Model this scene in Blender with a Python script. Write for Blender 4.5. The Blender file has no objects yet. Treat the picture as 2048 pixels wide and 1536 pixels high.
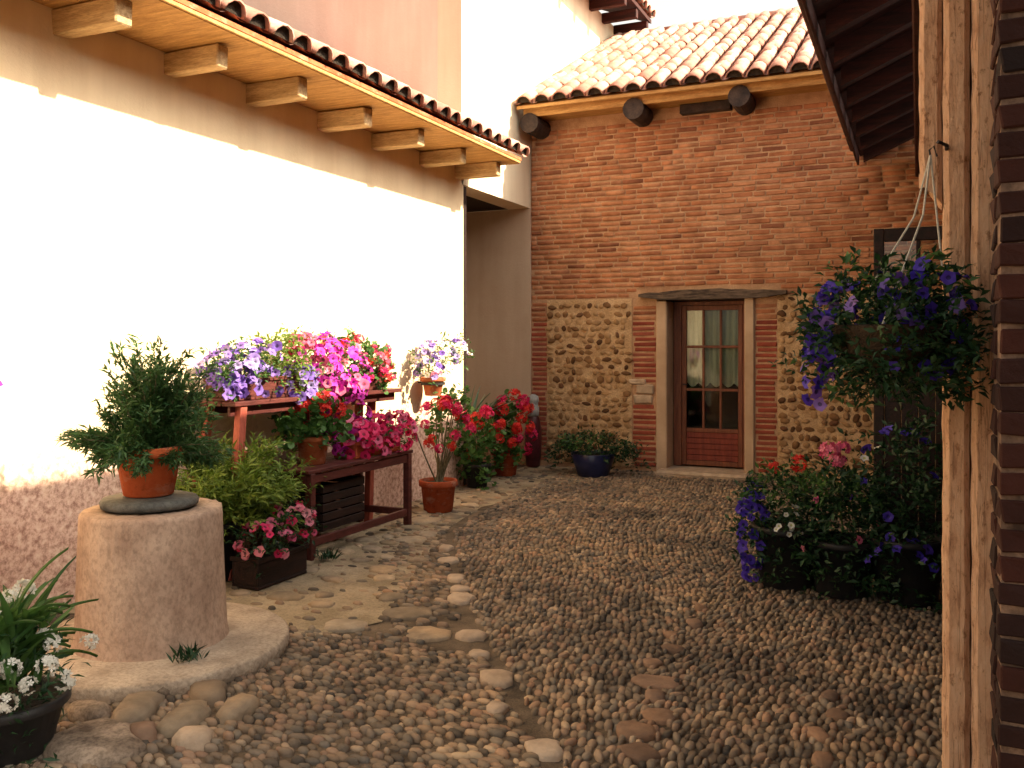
import bpy, math, random
import numpy as np
from mathutils import Vector, Matrix, Quaternion
random.seed(7); rng = np.random.default_rng(7)
R = math.radians
sc = bpy.context.scene
C = sc.collection

# ------------------------------------------------------------------ camera
YAW = R(24.3)
cam_d = bpy.data.cameras.new('camera'); cam = bpy.data.objects.new('camera', cam_d); C.objects.link(cam)
cam.location = (0, 0, 1.45); cam.rotation_euler = (R(90), 0, YAW)
cam_d.sensor_width = 36; cam_d.lens = 31.64; cam_d.shift_y = -0.0381
cam_d.clip_start = 0.05; cam_d.clip_end = 500
sc.camera = cam

# ------------------------------------------------------------------ sky, sun, exposure
SUN_AZ = R(10)                                   # from +X towards +Y
SUN_EL = math.atan(0.74 * math.cos(SUN_AZ))
sun_dir = Vector((math.cos(SUN_AZ) * math.cos(SUN_EL), math.sin(SUN_AZ) * math.cos(SUN_EL), math.sin(SUN_EL)))
world = bpy.data.worlds.new('World'); sc.world = world; world.use_nodes = True
wn = world.node_tree.nodes; wl = world.node_tree.links
bg = wn['Background']
sky = wn.new('ShaderNodeTexSky'); sky.sky_type = 'NISHITA'; sky.sun_disc = False
sky.sun_elevation = SUN_EL; sky.sun_rotation = R(80)
sky.air_density = 1.0; sky.dust_density = 4.0; sky.ozone_density = 0.6
hs = wn.new('ShaderNodeHueSaturation'); hs.inputs['Saturation'].default_value = 0.12
warm = wn.new('ShaderNodeMix'); warm.data_type = 'RGBA'; warm.blend_type = 'MULTIPLY'; warm.inputs[0].default_value = 1.0; warm.inputs[7].default_value = (1.0, 0.94, 0.83, 1)   # hazy warm white sky
wl.new(sky.outputs[0], hs.inputs['Color']); wl.new(hs.outputs[0], warm.inputs[6]); wl.new(warm.outputs[2], bg.inputs['Color'])
bg.inputs['Strength'].default_value = 0.115
sun_l = bpy.data.lights.new('sun', 'SUN'); sun_l.energy = 5.0; sun_l.angle = R(0.9); sun_l.color = (1.0, 0.85, 0.61)
sun = bpy.data.objects.new('sun', sun_l); C.objects.link(sun)
sun.rotation_euler = sun_dir.to_track_quat('Z', 'Y').to_euler(); sun.location = (8, 2, 9)
sc.view_settings.view_transform = 'Standard'; sc.view_settings.look = 'None'
sc.view_settings.gamma = 1.0; sc.view_settings.use_curve_mapping = False
sc.view_settings.exposure = 1.72
sc.render.engine = 'CYCLES'
sc.cycles.max_bounces = 7; sc.cycles.diffuse_bounces = 5; sc.cycles.caustics_reflective = False; sc.cycles.caustics_refractive = False; sc.cycles.transparent_max_bounces = 8
sc.cycles.use_denoising = True

# ------------------------------------------------------------------ materials
MATS = {}
def _base(name):
    m = bpy.data.materials.new(name); m.use_nodes = True
    nt = m.node_tree; b = nt.nodes['Principled BSDF']
    MATS[name] = m
    return m, nt, b
def _noise(nt, scale, detail=5, rough=0.6, stretch=None):
    geo = nt.nodes.new('ShaderNodeNewGeometry')
    n = nt.nodes.new('ShaderNodeTexNoise'); n.inputs['Scale'].default_value = scale
    n.inputs['Detail'].default_value = detail; n.inputs['Roughness'].default_value = rough
    if stretch:
        mp = nt.nodes.new('ShaderNodeMapping'); mp.inputs['Scale'].default_value = stretch
        nt.links.new(geo.outputs['Position'], mp.inputs['Vector']); nt.links.new(mp.outputs[0], n.inputs['Vector'])
    else:
        nt.links.new(geo.outputs['Position'], n.inputs['Vector'])
    return n
def _ramp(nt, fac, stops):
    r = nt.nodes.new('ShaderNodeValToRGB'); cr = r.color_ramp
    while len(cr.elements) < len(stops): cr.elements.new(0.5)
    for e, (p, c) in zip(cr.elements, stops): e.position = p; e.color = (*c, 1)
    nt.links.new(fac, r.inputs[0]); return r
def _rand(nt):
    o = nt.nodes.new('ShaderNodeObjectInfo'); g = nt.nodes.new('ShaderNodeNewGeometry')
    a = nt.nodes.new('ShaderNodeMath'); a.operation = 'ADD'
    f = nt.nodes.new('ShaderNodeMath'); f.operation = 'FRACT'
    nt.links.new(o.outputs['Random'], a.inputs[0]); nt.links.new(g.outputs['Random Per Island'], a.inputs[1])
    nt.links.new(a.outputs[0], f.inputs[0]); return f
def _mix(nt, blend, fac, a, b):
    m = nt.nodes.new('ShaderNodeMix'); m.data_type = 'RGBA'; m.blend_type = blend
    if isinstance(fac, (int, float)): m.inputs[0].default_value = fac
    else: nt.links.new(fac, m.inputs[0])
    for s, v in ((6, a), (7, b)):
        if isinstance(v, tuple): m.inputs[s].default_value = (*v, 1)
        else: nt.links.new(v, m.inputs[s])
    return m
def _bump(nt, b, h, strength, dist=0.01):
    bp = nt.nodes.new('ShaderNodeBump'); bp.inputs['Strength'].default_value = strength; bp.inputs['Distance'].default_value = dist
    nt.links.new(h, bp.inputs['Height']); nt.links.new(bp.outputs[0], b.inputs['Normal'])
def mat(name, c1, c2, scale=6, rough=0.85, bump=0.4, bscale=40, stretch=None, rand=0.0, spec=0.3, lo=0.35, hi=0.65, dist=0.01):
    m, nt, b = _base(name)
    n = _noise(nt, scale, stretch=stretch)
    r = _ramp(nt, n.outputs['Fac'], [(lo, c1), (hi, c2)])
    nf = _noise(nt, max(bscale * 1.6, 50), 3, 0.7, stretch); rf = _ramp(nt, nf.outputs['Fac'], [(0.34, (0.62, 0.60, 0.58)), (0.56, (1.06, 1.05, 1.04))])
    out = _mix(nt, 'MULTIPLY', 0.7, r.outputs[0], rf.outputs[0]).outputs[2]
    if rand:
        h = nt.nodes.new('ShaderNodeHueSaturation'); f = _rand(nt)
        mr = nt.nodes.new('ShaderNodeMapRange'); mr.inputs['To Min'].default_value = 1 - rand; mr.inputs['To Max'].default_value = 1 + rand
        nt.links.new(f.outputs[0], mr.inputs[0]); nt.links.new(mr.outputs[0], h.inputs['Value']); nt.links.new(out, h.inputs['Color']); out = h.outputs[0]
    nt.links.new(out, b.inputs['Base Color'])
    b.inputs['Roughness'].default_value = rough; b.inputs['Specular IOR Level'].default_value = spec
    if bump:
        n2 = _noise(nt, bscale, stretch=stretch); _bump(nt, b, n2.outputs['Fac'], bump, dist)
    return m
def piece_mat(name, stops, rough=0.85, bump=0.5, bscale=45, blotch=0.5, spec=0.25, dirt=(0.5, 0.45, 0.4), bs=9, wide=0):
    """each piece takes its own tint, blotched by dirt"""
    m, nt, b = _base(name)
    f = _rand(nt); r = _ramp(nt, f.outputs[0], stops)
    n = _noise(nt, bs); nr = _ramp(nt, n.outputs['Fac'], [(0.35, dirt), (0.65, (1.15, 1.12, 1.08))])
    mx = _mix(nt, 'MULTIPLY', blotch, r.outputs[0], nr.outputs[0])
    if wide:                               # broad drifts of dirt and pale dust
        nw = _noise(nt, wide, 3, 0.6); rw = _ramp(nt, nw.outputs['Fac'], [(0.36, (0.50, 0.50, 0.52)), (0.5, (0.95, 0.92, 0.88)), (0.64, (1.35, 1.22, 1.02))])
        mx = _mix(nt, 'MULTIPLY', 0.8, mx.outputs[2], rw.outputs[0])
    nt.links.new(mx.outputs[2], b.inputs['Base Color'])
    b.inputs['Roughness'].default_value = rough; b.inputs['Specular IOR Level'].default_value = spec
    n2 = _noise(nt, bscale); _bump(nt, b, n2.outputs['Fac'], bump, 0.008)
    return m
def leaf_mat(name, c1, c2, trans=0.35, rough=0.5):
    m, nt, b = _base(name)
    f = _rand(nt); r = _ramp(nt, f.outputs[0], [(0.0, c1), (1.0, c2)])
    nt.links.new(r.outputs[0], b.inputs['Base Color']); b.inputs['Roughness'].default_value = rough
    b.inputs['Specular IOR Level'].default_value = 0.35
    t = nt.nodes.new('ShaderNodeBsdfTranslucent'); nt.links.new(r.outputs[0], t.inputs[0])
    ms = nt.nodes.new('ShaderNodeMixShader'); ms.inputs[0].default_value = trans
    nt.links.new(b.outputs[0], ms.inputs[1]); nt.links.new(t.outputs[0], ms.inputs[2])
    nt.links.new(ms.outputs[0], nt.nodes['Material Output'].inputs['Surface'])
    return m

def plaster(name, c1, c2, foot=None, foot_z=0.9):
    m, nt, b = _base(name)
    n = _noise(nt, 1.3, 6, 0.65); r = _ramp(nt, n.outputs['Fac'], [(0.3, c1), (0.7, c2)])
    col = r.outputs[0]
    n3 = _noise(nt, 4, 4, 0.6, (1, 1, 0.12)); r3 = _ramp(nt, n3.outputs['Fac'], [(0.38, (0.86, 0.83, 0.80)), (0.6, (1, 1, 1))])
    col = _mix(nt, 'MULTIPLY', 0.6, col, r3.outputs[0]).outputs[2]
    if foot:      # worn render at the foot of the wall, its edge broken by noise
        geo = nt.nodes.new('ShaderNodeNewGeometry'); sx = nt.nodes.new('ShaderNodeSeparateXYZ'); nt.links.new(geo.outputs['Position'], sx.inputs[0])
        nb = _noise(nt, 2.2, 6, 0.7)
        a = nt.nodes.new('ShaderNodeMath'); a.operation = 'MULTIPLY_ADD'; a.inputs[1].default_value = 0.9; nt.links.new(nb.outputs['Fac'], a.inputs[0]); nt.links.new(sx.outputs['Z'], a.inputs[2])
        mr = nt.nodes.new('ShaderNodeMapRange'); mr.inputs['From Min'].default_value = foot_z + 0.25; mr.inputs['From Max'].default_value = foot_z + 0.55
        mr.inputs['To Min'].default_value = 1; mr.inputs['To Max'].default_value = 0; nt.links.new(a.outputs[0], mr.inputs[0])
        ns = _noise(nt, 26, 4, 0.7); rs = _ramp(nt, ns.outputs['Fac'], [(0.36, foot[0]), (0.52, foot[1]), (0.66, foot[2])])
        col = _mix(nt, 'MIX', mr.outputs[0], col, rs.outputs[0]).outputs[2]
    nt.links.new(col, b.inputs['Base Color']); b.inputs['Roughness'].default_value = 0.92; b.inputs['Specular IOR Level'].default_value = 0.15
    n2 = _noise(nt, 38, 8, 0.7); _bump(nt, b, n2.outputs['Fac'], 0.45, 0.008)
    return m

plaster('plaster_cream', (0.80, 0.62, 0.40), (0.86, 0.69, 0.46), ((0.36, 0.20, 0.15), (0.68, 0.45, 0.35), (0.80, 0.62, 0.50)))
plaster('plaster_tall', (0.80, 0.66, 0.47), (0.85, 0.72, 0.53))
plaster('plaster_pink', (0.80, 0.60, 0.49), (0.85, 0.67, 0.55))
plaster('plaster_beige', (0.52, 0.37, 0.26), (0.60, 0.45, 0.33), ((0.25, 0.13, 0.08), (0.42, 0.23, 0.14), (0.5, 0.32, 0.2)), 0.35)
plaster('jamb_plaster', (0.40, 0.26, 0.165), (0.64, 0.46, 0.32))
mat('mortar', (0.36, 0.19, 0.105), (0.56, 0.34, 0.20), 5, 0.95, 0.6, 60)
mat('mortar_tan', (0.44, 0.27, 0.135), (0.62, 0.42, 0.245), 7, 0.95, 0.8, 45, dist=0.02)
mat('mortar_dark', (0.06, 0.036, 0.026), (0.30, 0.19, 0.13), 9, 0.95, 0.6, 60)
piece_mat('brick', [(0.0, (0.25, 0.092, 0.050)), (0.12, (0.38, 0.145, 0.072)), (0.5, (0.47, 0.185, 0.088)), (0.8, (0.53, 0.245, 0.130)), (1.0, (0.34, 0.140, 0.078))], dirt=(0.46, 0.40, 0.34), blotch=.7, bs=6)
piece_mat('brick_red', [(0.0, (0.22, 0.045, 0.028)), (0.5, (0.34, 0.075, 0.045)), (1.0, (0.28, 0.09, 0.06))])
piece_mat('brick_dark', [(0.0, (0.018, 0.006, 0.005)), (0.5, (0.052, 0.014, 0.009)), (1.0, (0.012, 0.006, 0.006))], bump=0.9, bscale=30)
piece_mat('rubble', [(0.0, (0.09, 0.042, 0.020)), (0.2, (0.24, 0.125, 0.055)), (0.5, (0.38, 0.225, 0.110)), (0.85, (0.50, 0.325, 0.175)), (1.0, (0.16, 0.07, 0.035))], bs=14, blotch=.7)
piece_mat('roof_tile', [(0.0, (0.40, 0.175, 0.135)), (0.4, (0.52, 0.265, 0.210)), (0.75, (0.58, 0.35, 0.285)), (1.0, (0.46, 0.26, 0.215))], blotch=0.6)
piece_mat('cobble', [(0.0, (0.085, 0.074, 0.066)), (0.16, (0.21, 0.165, 0.125)), (0.36, (0.31, 0.225, 0.158)), (0.52, (0.17, 0.150, 0.130)), (0.66, (0.29, 0.235, 0.180)), (0.82, (0.32, 0.205, 0.145)), (1.0, (0.44, 0.345, 0.25))], rough=0.88, bs=5, spec=0.2, wide=1.1)
piece_mat('flagstone', [(0.0, (0.26, 0.205, 0.145)), (0.5, (0.36, 0.275, 0.195)), (1.0, (0.43, 0.35, 0.26))], rough=0.85, bs=13, wide=2)
piece_mat('pale_stone', [(0.0, (0.42, 0.31, 0.22)), (1.0, (0.56, 0.43, 0.32))], bs=12)
piece_mat('red_stone', [(0.0, (0.22, 0.140, 0.098)), (1.0, (0.31, 0.200, 0.142))], bs=12, wide=2)
mat('earth', (0.075, 0.055, 0.038), (0.20, 0.145, 0.097), 5, 0.95, 0.8, 70, dist=0.015)
mat('sand', (0.24, 0.185, 0.115), (0.43, 0.335, 0.225), 3.2, 0.95, 0.7, 45, dist=0.015)
mat('concrete', (0.31, 0.195, 0.14), (0.57, 0.40, 0.295), 4.0, 0.92, 0.5, 32, stretch=(1, 1, 0.7), lo=.3, hi=.62, dist=.014)
mat('concrete_base', (0.30, 0.225, 0.165), (0.52, 0.41, 0.31), 5.5, 0.92, 0.8, 36, lo=.3, hi=.6, dist=.014)
mat('slate', (0.055, 0.055, 0.052), (0.15, 0.145, 0.13), 9, 0.7, 0.6, 40)
mat('stone_grey', (0.10, 0.070, 0.050), (0.36, 0.27, 0.20), 8, 0.9, 0.7, 40)
def clay(name, c1, c2, bloom):
    m, nt, b = _base(name)
    n = _noise(nt, 7); r_ = _ramp(nt, n.outputs['Fac'], [(0.35, c1), (0.65, c2)])
    nb = _noise(nt, 9, 6, 0.7, (1, 1, 1.8)); rb = _ramp(nt, nb.outputs['Fac'], [(0.52, (0, 0, 0)), (0.72, (bloom, bloom, bloom))])
    mx = _mix(nt, 'MIX', rb.outputs[0], r_.outputs[0], (0.52, 0.38, 0.28))
    nd = _noise(nt, 22, 5, 0.7); rd = _ramp(nt, nd.outputs['Fac'], [(0.32, (0.45, 0.42, 0.38)), (0.45, (1, 1, 1))])
    m2 = _mix(nt, 'MULTIPLY', .7, mx.outputs[2], rd.outputs[0])
    nt.links.new(m2.outputs[2], b.inputs['Base Color']); b.inputs['Roughness'].default_value = .85; b.inputs['Specular IOR Level'].default_value = .2
    n2 = _noise(nt, 60); _bump(nt, b, n2.outputs['Fac'], .35, .006)
clay('terracotta', (0.34, 0.082, 0.030), (0.50, 0.145, 0.060), .55)
clay('terracotta_bright', (0.42, 0.075, 0.022), (0.56, 0.125, 0.040), .35)
clay('terracotta_deep', (0.27, 0.045, 0.016), (0.40, 0.080, 0.028), .4)
mat('blue_glaze', (0.010, 0.012, 0.045), (0.02, 0.025, 0.09), 5, 0.3, 0.1, 30, spec=0.5)
mat('black_plastic', (0.010, 0.010, 0.012), (0.020, 0.018, 0.018), 5, 0.5, 0.1, 30)
mat('maroon_glaze', (0.045, 0.008, 0.012), (0.09, 0.016, 0.022), 6, 0.4, 0.1, 30)
mat('grey_metal', (0.25, 0.25, 0.25), (0.42, 0.42, 0.42), 12, 0.5, 0.1, 30)
mat('soil', (0.02, 0.014, 0.01), (0.05, 0.035, 0.024), 30, 1.0, 0.8, 90)
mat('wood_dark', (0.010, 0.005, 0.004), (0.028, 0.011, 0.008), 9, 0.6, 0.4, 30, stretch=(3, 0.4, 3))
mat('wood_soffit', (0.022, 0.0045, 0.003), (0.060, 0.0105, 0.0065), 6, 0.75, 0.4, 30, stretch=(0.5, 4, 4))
mat('wood_red', (0.33, 0.068, 0.045), (0.45, 0.115, 0.075), 9, 0.6, 0.3, 30, stretch=(3, 3, 0.4))
mat('wood_maroon', (0.060, 0.014, 0.012), (0.110, 0.026, 0.020), 9, 0.55, 0.3, 30, stretch=(3, 0.4, 3))
mat('wood_ochre', (0.38, 0.19, 0.060), (0.60, 0.34, 0.120), 9, 0.75, 0.3, 40, stretch=(0.5, 4, 4))
mat('wood_cream', (0.40, 0.25, 0.115), (0.64, 0.45, 0.24), 9, 0.75, 0.5, 30, stretch=(0.5, 4, 4), rand=.12)
mat('wood_old', (0.035, 0.022, 0.016), (0.16, 0.11, 0.078), 10, 0.85, 0.6, 30, stretch=(0.6, 4, 4))
mat('wood_log', (0.030, 0.022, 0.022), (0.075, 0.05, 0.042), 9, 0.8, 0.5, 40)
mat('wood_door', (0.135, 0.040, 0.020), (0.225, 0.075, 0.036), 8, 0.5, 0.3, 30, stretch=(4, 4, 0.4))
mat('wood_door_red', (0.15, 0.026, 0.016), (0.24, 0.048, 0.028), 8, 0.55, 0.3, 30, stretch=(4, 4, 0.4))
mat('iron', (0.012, 0.010, 0.010), (0.03, 0.024, 0.022), 20, 0.6, 0.2, 60)
mat('cord', (0.50, 0.46, 0.38), (0.62, 0.57, 0.48), 60, 0.9, 0.2, 90)
mat('basket', (0.035, 0.020, 0.011), (0.075, 0.045, 0.022), 25, 0.9, 0.9, 60, dist=0.02)
mat('stem', (0.10, 0.085, 0.045), (0.22, 0.18, 0.10), 20, 0.8, 0.2, 60)
mat('stem_green', (0.05, 0.09, 0.025), (0.10, 0.15, 0.045), 20, 0.7, 0.1, 60)
mat('curtain', (0.46, 0.46, 0.34), (0.60, 0.60, 0.46), 3, 0.9, 0.2, 60, stretch=(12, 1, 1))
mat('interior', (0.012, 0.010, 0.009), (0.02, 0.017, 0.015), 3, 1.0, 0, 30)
# timber of the porch post: pale hewn wood with long grain and dark flecks
def timber_mat():
    m, nt, b = _base('timber')
    n = _noise(nt, 13, 8, 0.75, (2.2, 2.2, 0.6)); r = _ramp(nt, n.outputs['Fac'], [(0.30, (0.42, 0.205, 0.110)), (0.47, (0.70, 0.41, 0.245)), (0.70, (0.80, 0.53, 0.345))])
    n2 = _noise(nt, 42, 4, 0.7, (1.3, 1.3, 0.7)); r2 = _ramp(nt, n2.outputs['Fac'], [(0.33, (0.40, 0.29, 0.2)), (0.43, (1, 1, 1))])
    nc = _noise(nt, 4.5, 2, 0.5, (9, 9, 0.35)); rc = _ramp(nt, nc.outputs['Fac'], [(0.485, (1, 1, 1)), (0.5, (0.30, 0.2, 0.14)), (0.515, (1, 1, 1))])
    mx0 = _mix(nt, 'MULTIPLY', 0.75, r.outputs[0], r2.outputs[0]); mx = _mix(nt, 'MULTIPLY', 0.6, mx0.outputs[2], rc.outputs[0]); nt.links.new(mx.outputs[2], b.inputs['Base Color'])
    b.inputs['Roughness'].default_value = 0.85; b.inputs['Specular IOR Level'].default_value = 0.2
    _bump(nt, b, n.outputs['Fac'], 0.9, 0.02)
timber_mat()
def facade_mat():
    m, nt, b = _base('brick_facade')
    geo = nt.nodes.new('ShaderNodeNewGeometry'); sx = nt.nodes.new('ShaderNodeSeparateXYZ'); cx = nt.nodes.new('ShaderNodeCombineXYZ'); ad = nt.nodes.new('ShaderNodeMath'); ad.operation = 'ADD'
    nt.links.new(geo.outputs['Position'], sx.inputs[0]); nt.links.new(sx.outputs['X'], ad.inputs[0]); nt.links.new(sx.outputs['Y'], ad.inputs[1]); nt.links.new(ad.outputs[0], cx.inputs[0]); nt.links.new(sx.outputs['Z'], cx.inputs[1])
    bt_ = nt.nodes.new('ShaderNodeTexBrick'); nt.links.new(cx.outputs[0], bt_.inputs['Vector']); bt_.inputs['Scale'].default_value = 1.0; bt_.inputs['Brick Width'].default_value = .245; bt_.inputs['Row Height'].default_value = .0635
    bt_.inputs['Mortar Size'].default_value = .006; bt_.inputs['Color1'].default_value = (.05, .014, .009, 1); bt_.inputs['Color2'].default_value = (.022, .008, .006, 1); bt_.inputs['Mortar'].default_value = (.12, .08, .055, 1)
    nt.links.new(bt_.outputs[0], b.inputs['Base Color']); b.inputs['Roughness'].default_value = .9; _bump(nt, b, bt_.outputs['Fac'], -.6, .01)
facade_mat()
def glass_mat():
    m, nt, b = _base('pane_glass')
    g = nt.nodes.new('ShaderNodeBsdfGlossy'); g.inputs['Roughness'].default_value = 0.04; g.inputs['Color'].default_value = (0.9, 0.92, 0.92, 1)
    t = nt.nodes.new('ShaderNodeBsdfTransparent'); t.inputs[0].default_value = (0.86, 0.89, 0.87, 1)
    ms = nt.nodes.new('ShaderNodeMixShader'); fr = nt.nodes.new('ShaderNodeFresnel'); fr.inputs[0].default_value = 1.45
    nt.links.new(fr.outputs[0], ms.inputs[0]); nt.links.new(t.outputs[0], ms.inputs[1]); nt.links.new(g.outputs[0], ms.inputs[2])
    nt.links.new(ms.outputs[0], nt.nodes['Material Output'].inputs['Surface'])
glass_mat()
leaf_mat('leaf_green', (0.030, 0.085, 0.018), (0.085, 0.175, 0.042))
leaf_mat('leaf_dark', (0.010, 0.034, 0.013), (0.028, 0.075, 0.024), 0.2)
leaf_mat('leaf_conifer', (0.028, 0.085, 0.026), (0.085, 0.165, 0.050), 0.3)
leaf_mat('leaf_lime', (0.095, 0.17, 0.022), (0.24, 0.32, 0.060), .4)
leaf_mat('leaf_geranium', (0.040, 0.110, 0.022), (0.10, 0.21, 0.05))
leaf_mat('leaf_agave', (0.13, 0.20, 0.12), (0.24, 0.33, 0.22), 0.1)
for nm, a, b_ in (('violet', (0.13, 0.06, 0.36), (0.30, 0.18, 0.58)), ('blue_violet', (0.045, 0.022, 0.34), (0.10, 0.05, 0.50)), ('lilac', (0.30, 0.20, 0.55), (0.52, 0.42, 0.74)),
               ('magenta', (0.58, 0.018, 0.40), (0.74, 0.075, 0.56)), ('crimson', (0.56, 0.008, 0.075), (0.72, 0.030, 0.15)), ('red', (0.55, 0.012, 0.010), (0.70, 0.045, 0.030)),
               ('pink', (0.62, 0.075, 0.20), (0.78, 0.22, 0.34)), ('rose', (0.60, 0.12, 0.22), (0.75, 0.3, 0.36)), ('white', (0.68, 0.66, 0.60), (0.80, 0.78, 0.72)), ('yellow', (0.75, 0.55, 0.12), (0.8, 0.65, 0.25))):
    leaf_mat('petal_' + nm, a, b_, 0.3, 0.6)
    leaf_mat('petal_' + nm + '_throat', tuple(c * .35 for c in a) if nm != 'white' else (0.5, 0.5, 0.15), tuple(c * .35 for c in b_) if nm != 'white' else (0.6, 0.6, 0.2), 0.2, 0.6)

# ------------------------------------------------------------------ mesh helpers
class MB:
    def __init__(s): s.v = []; s.f = []
    def add(s, v, f):
        o = len(s.v); s.v += [tuple(p) for p in v]; s.f += [tuple(i + o for i in q) for q in f]; return s
    def box(s, x0, x1, y0, y1, z0, z1, M=None):
        v = [(x0, y0, z0), (x1, y0, z0), (x1, y1, z0), (x0, y1, z0), (x0, y0, z1), (x1, y0, z1), (x1, y1, z1), (x0, y1, z1)]
        if M is not None: v = [tuple(M @ Vector(p)) for p in v]
        return s.add(v, [(3, 2, 1, 0), (4, 5, 6, 7), (0, 1, 5, 4), (1, 2, 6, 5), (2, 3, 7, 6), (3, 0, 4, 7)])
    def cbox(s, x0, x1, y0, y1, z0, z1, c=0.006, M=None, jit=0.0):
        v, f = chamfer_box(((x1 - x0) / 2, (y1 - y0) / 2, (z1 - z0) / 2), c, jit)
        v = v + np.array([(x0 + x1) / 2, (y0 + y1) / 2, (z0 + z1) / 2])
        if M is not None: v = [tuple(M @ Vector(p)) for p in v]
        return s.add(v, f)
    def tube(s, pts, r0, r1=None, n=6):
        r1 = r0 if r1 is None else r1; pts = [Vector(p) for p in pts]; o = len(s.v); m = len(pts)
        for i, p in enumerate(pts):
            t = (pts[min(i + 1, m - 1)] - pts[max(i - 1, 0)]).normalized()
            a = t.orthogonal().normalized(); b = t.cross(a); r = r0 + (r1 - r0) * i / max(1, m - 1)
            for k in range(n):
                an = 2 * math.pi * k / n; s.v.append(tuple(p + (a * math.cos(an) + b * math.sin(an)) * r))
        for i in range(m - 1):
            for k in range(n):
                k2 = (k + 1) % n; s.f.append((o + i * n + k, o + i * n + k2, o + (i + 1) * n + k2, o + (i + 1) * n + k))
        s.f.append(tuple(o + k for k in reversed(range(n)))); s.f.append(tuple(o + (m - 1) * n + k for k in range(n)))
        return s
    def lathe(s, prof, n=32, cx=0, cy=0, sx=1, sy=1, wob=0.0, cap0=False, cap1=False):
        o = len(s.v); ph = random.random() * 6
        for (r, z) in prof:
            for k in range(n):
                a = 2 * math.pi * k / n; w = 1 + wob * (math.sin(3 * a + ph) * 0.6 + math.sin(7 * a + 2 * ph) * 0.4)
                s.v.append((cx + r * sx * w * math.cos(a), cy + r * sy * w * math.sin(a), z))
        for i in range(len(prof) - 1):
            for k in range(n):
                k2 = (k + 1) % n; s.f.append((o + i * n + k, o + i * n + k2, o + (i + 1) * n + k2, o + (i + 1) * n + k))
        if cap0: s.f.append(tuple(o + k for k in reversed(range(n))))
        if cap1: s.f.append(tuple(o + (len(prof) - 1) * n + k for k in range(n)))
        return s
    def mesh(s, name, m, smooth=False):
        me = bpy.data.meshes.new(name); me.from_pydata(s.v, [], s.f); me.update()
        if m: me.materials.append(MATS[m])
        if smooth: me.polygons.foreach_set('use_smooth', [True] * len(me.polygons))
        return me
    def build(s, name, m, parent=None, smooth=False):
        return link(name, s.mesh(name, m, smooth), parent)
def link(name, me, parent=None):
    o = bpy.data.objects.new(name, me); C.objects.link(o)
    if parent is not None: o.parent = parent
    return o
def tag(o, label=None, cat=None, group=None, kind=None):
    if label: o['label'] = label
    if cat: o['category'] = cat
    if group: o['group'] = group
    if kind: o['kind'] = kind
    return o
def thing(name, label, cat, loc=(0, 0, 0), group=None):
    o = bpy.data.objects.new(name, None); C.objects.link(o); o.location = loc; o.empty_display_size = 0.1
    return tag(o, label, cat, group)
def chamfer_box(h, c, jit=0.0):
    h = np.array(h, float); c = min(c, *(h * 0.6)); V = []; idx = {}
    for sx in (-1, 1):
        for sy in (-1, 1):
            for sz in (-1, 1):
                sg = np.array((sx, sy, sz)); j = (rng.random(3) - 0.5) * 2 * jit
                for ax in range(3):
                    p = sg * (h - c); p[ax] = sg[ax] * h[ax]; idx[(sx, sy, sz, ax)] = len(V); V.append(p + j)
    F = []; S = (-1, 1)
    for ax in range(3):
        o1, o2 = (ax + 1) % 3, (ax + 2) % 3
        for s in S:
            q = []
            for a, b in ((-1, -1), (1, -1), (1, 1), (-1, 1)):
                k = [0, 0, 0]; k[ax] = s; k[o1] = a; k[o2] = b; q.append(idx[(*k, ax)])
            F.append(tuple(q) if s > 0 else tuple(reversed(q)))
        for a in S:                                        # edges along ax
            for b in S:
                k0 = [0, 0, 0]; k0[o1] = a; k0[o2] = b; k1 = list(k0); k0[ax] = -1; k1[ax] = 1
                q = (idx[(*k0, o1)], idx[(*k1, o1)], idx[(*k1, o2)], idx[(*k0, o2)])
                F.append(q if a * b < 0 else tuple(reversed(q)))
    for k in [(a, b, c_) for a in S for b in S for c_ in S]:
        q = tuple(idx[(*k, ax)] for ax in range(3)); F.append(q if k[0] * k[1] * k[2] > 0 else tuple(reversed(q)))
    return np.array(V), F
def joined(name, tv, tf, mats4, m, parent, smooth=False):
    """many copies of one template (matrices as numpy 4x4) joined into one stuff mesh"""
    n = len(mats4); k = len(tv)
    if n == 0: return None
    A = np.array(mats4); hv = np.c_[tv, np.ones(k)]
    V = np.einsum('nij,kj->nki', A, hv)[:, :, :3].reshape(-1, 3)
    tri = [f for f in tf]; lens = np.array([len(f) for f in tri]); flat = np.concatenate([np.array(f) for f in tri])
    loops = (flat[None, :] + (np.arange(n) * k)[:, None]).ravel(); tot = np.tile(lens, n); start = np.r_[0, np.cumsum(tot)[:-1]]
    me = bpy.data.meshes.new(name); me.vertices.add(len(V)); me.vertices.foreach_set('co', V.ravel())
    me.loops.add(len(loops)); me.loops.foreach_set('vertex_index', loops.astype(np.int32))
    me.polygons.add(len(tot)); me.polygons.foreach_set('loop_start', start.astype(np.int32)); me.polygons.foreach_set('loop_total', tot.astype(np.int32))
    if smooth: me.polygons.foreach_set('use_smooth', np.ones(len(tot), bool))
    me.update(calc_edges=True); me.validate(); me.materials.append(MATS[m])
    o = link(name, me, parent); o['kind'] = 'stuff'; return o
def mat4(loc, rz=0.0, scale=(1, 1, 1), rx=0.0, ry=0.0):
    from mathutils import Euler
    return np.array(Matrix.LocRotScale(Vector(loc), Euler((rx, ry, rz)), Vector(scale)))
def put(name, me, M, parent):
    o = link(name, me, parent); o.matrix_local = Matrix(M.tolist()); return o
def proj(x, y, z):
    l = x * math.cos(YAW) + y * math.sin(YAW); d = -x * math.sin(YAW) + y * math.cos(YAW)
    return 1024 + 1800 * l / d, 690 + 1800 * (1.45 - z) / d, d

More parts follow.
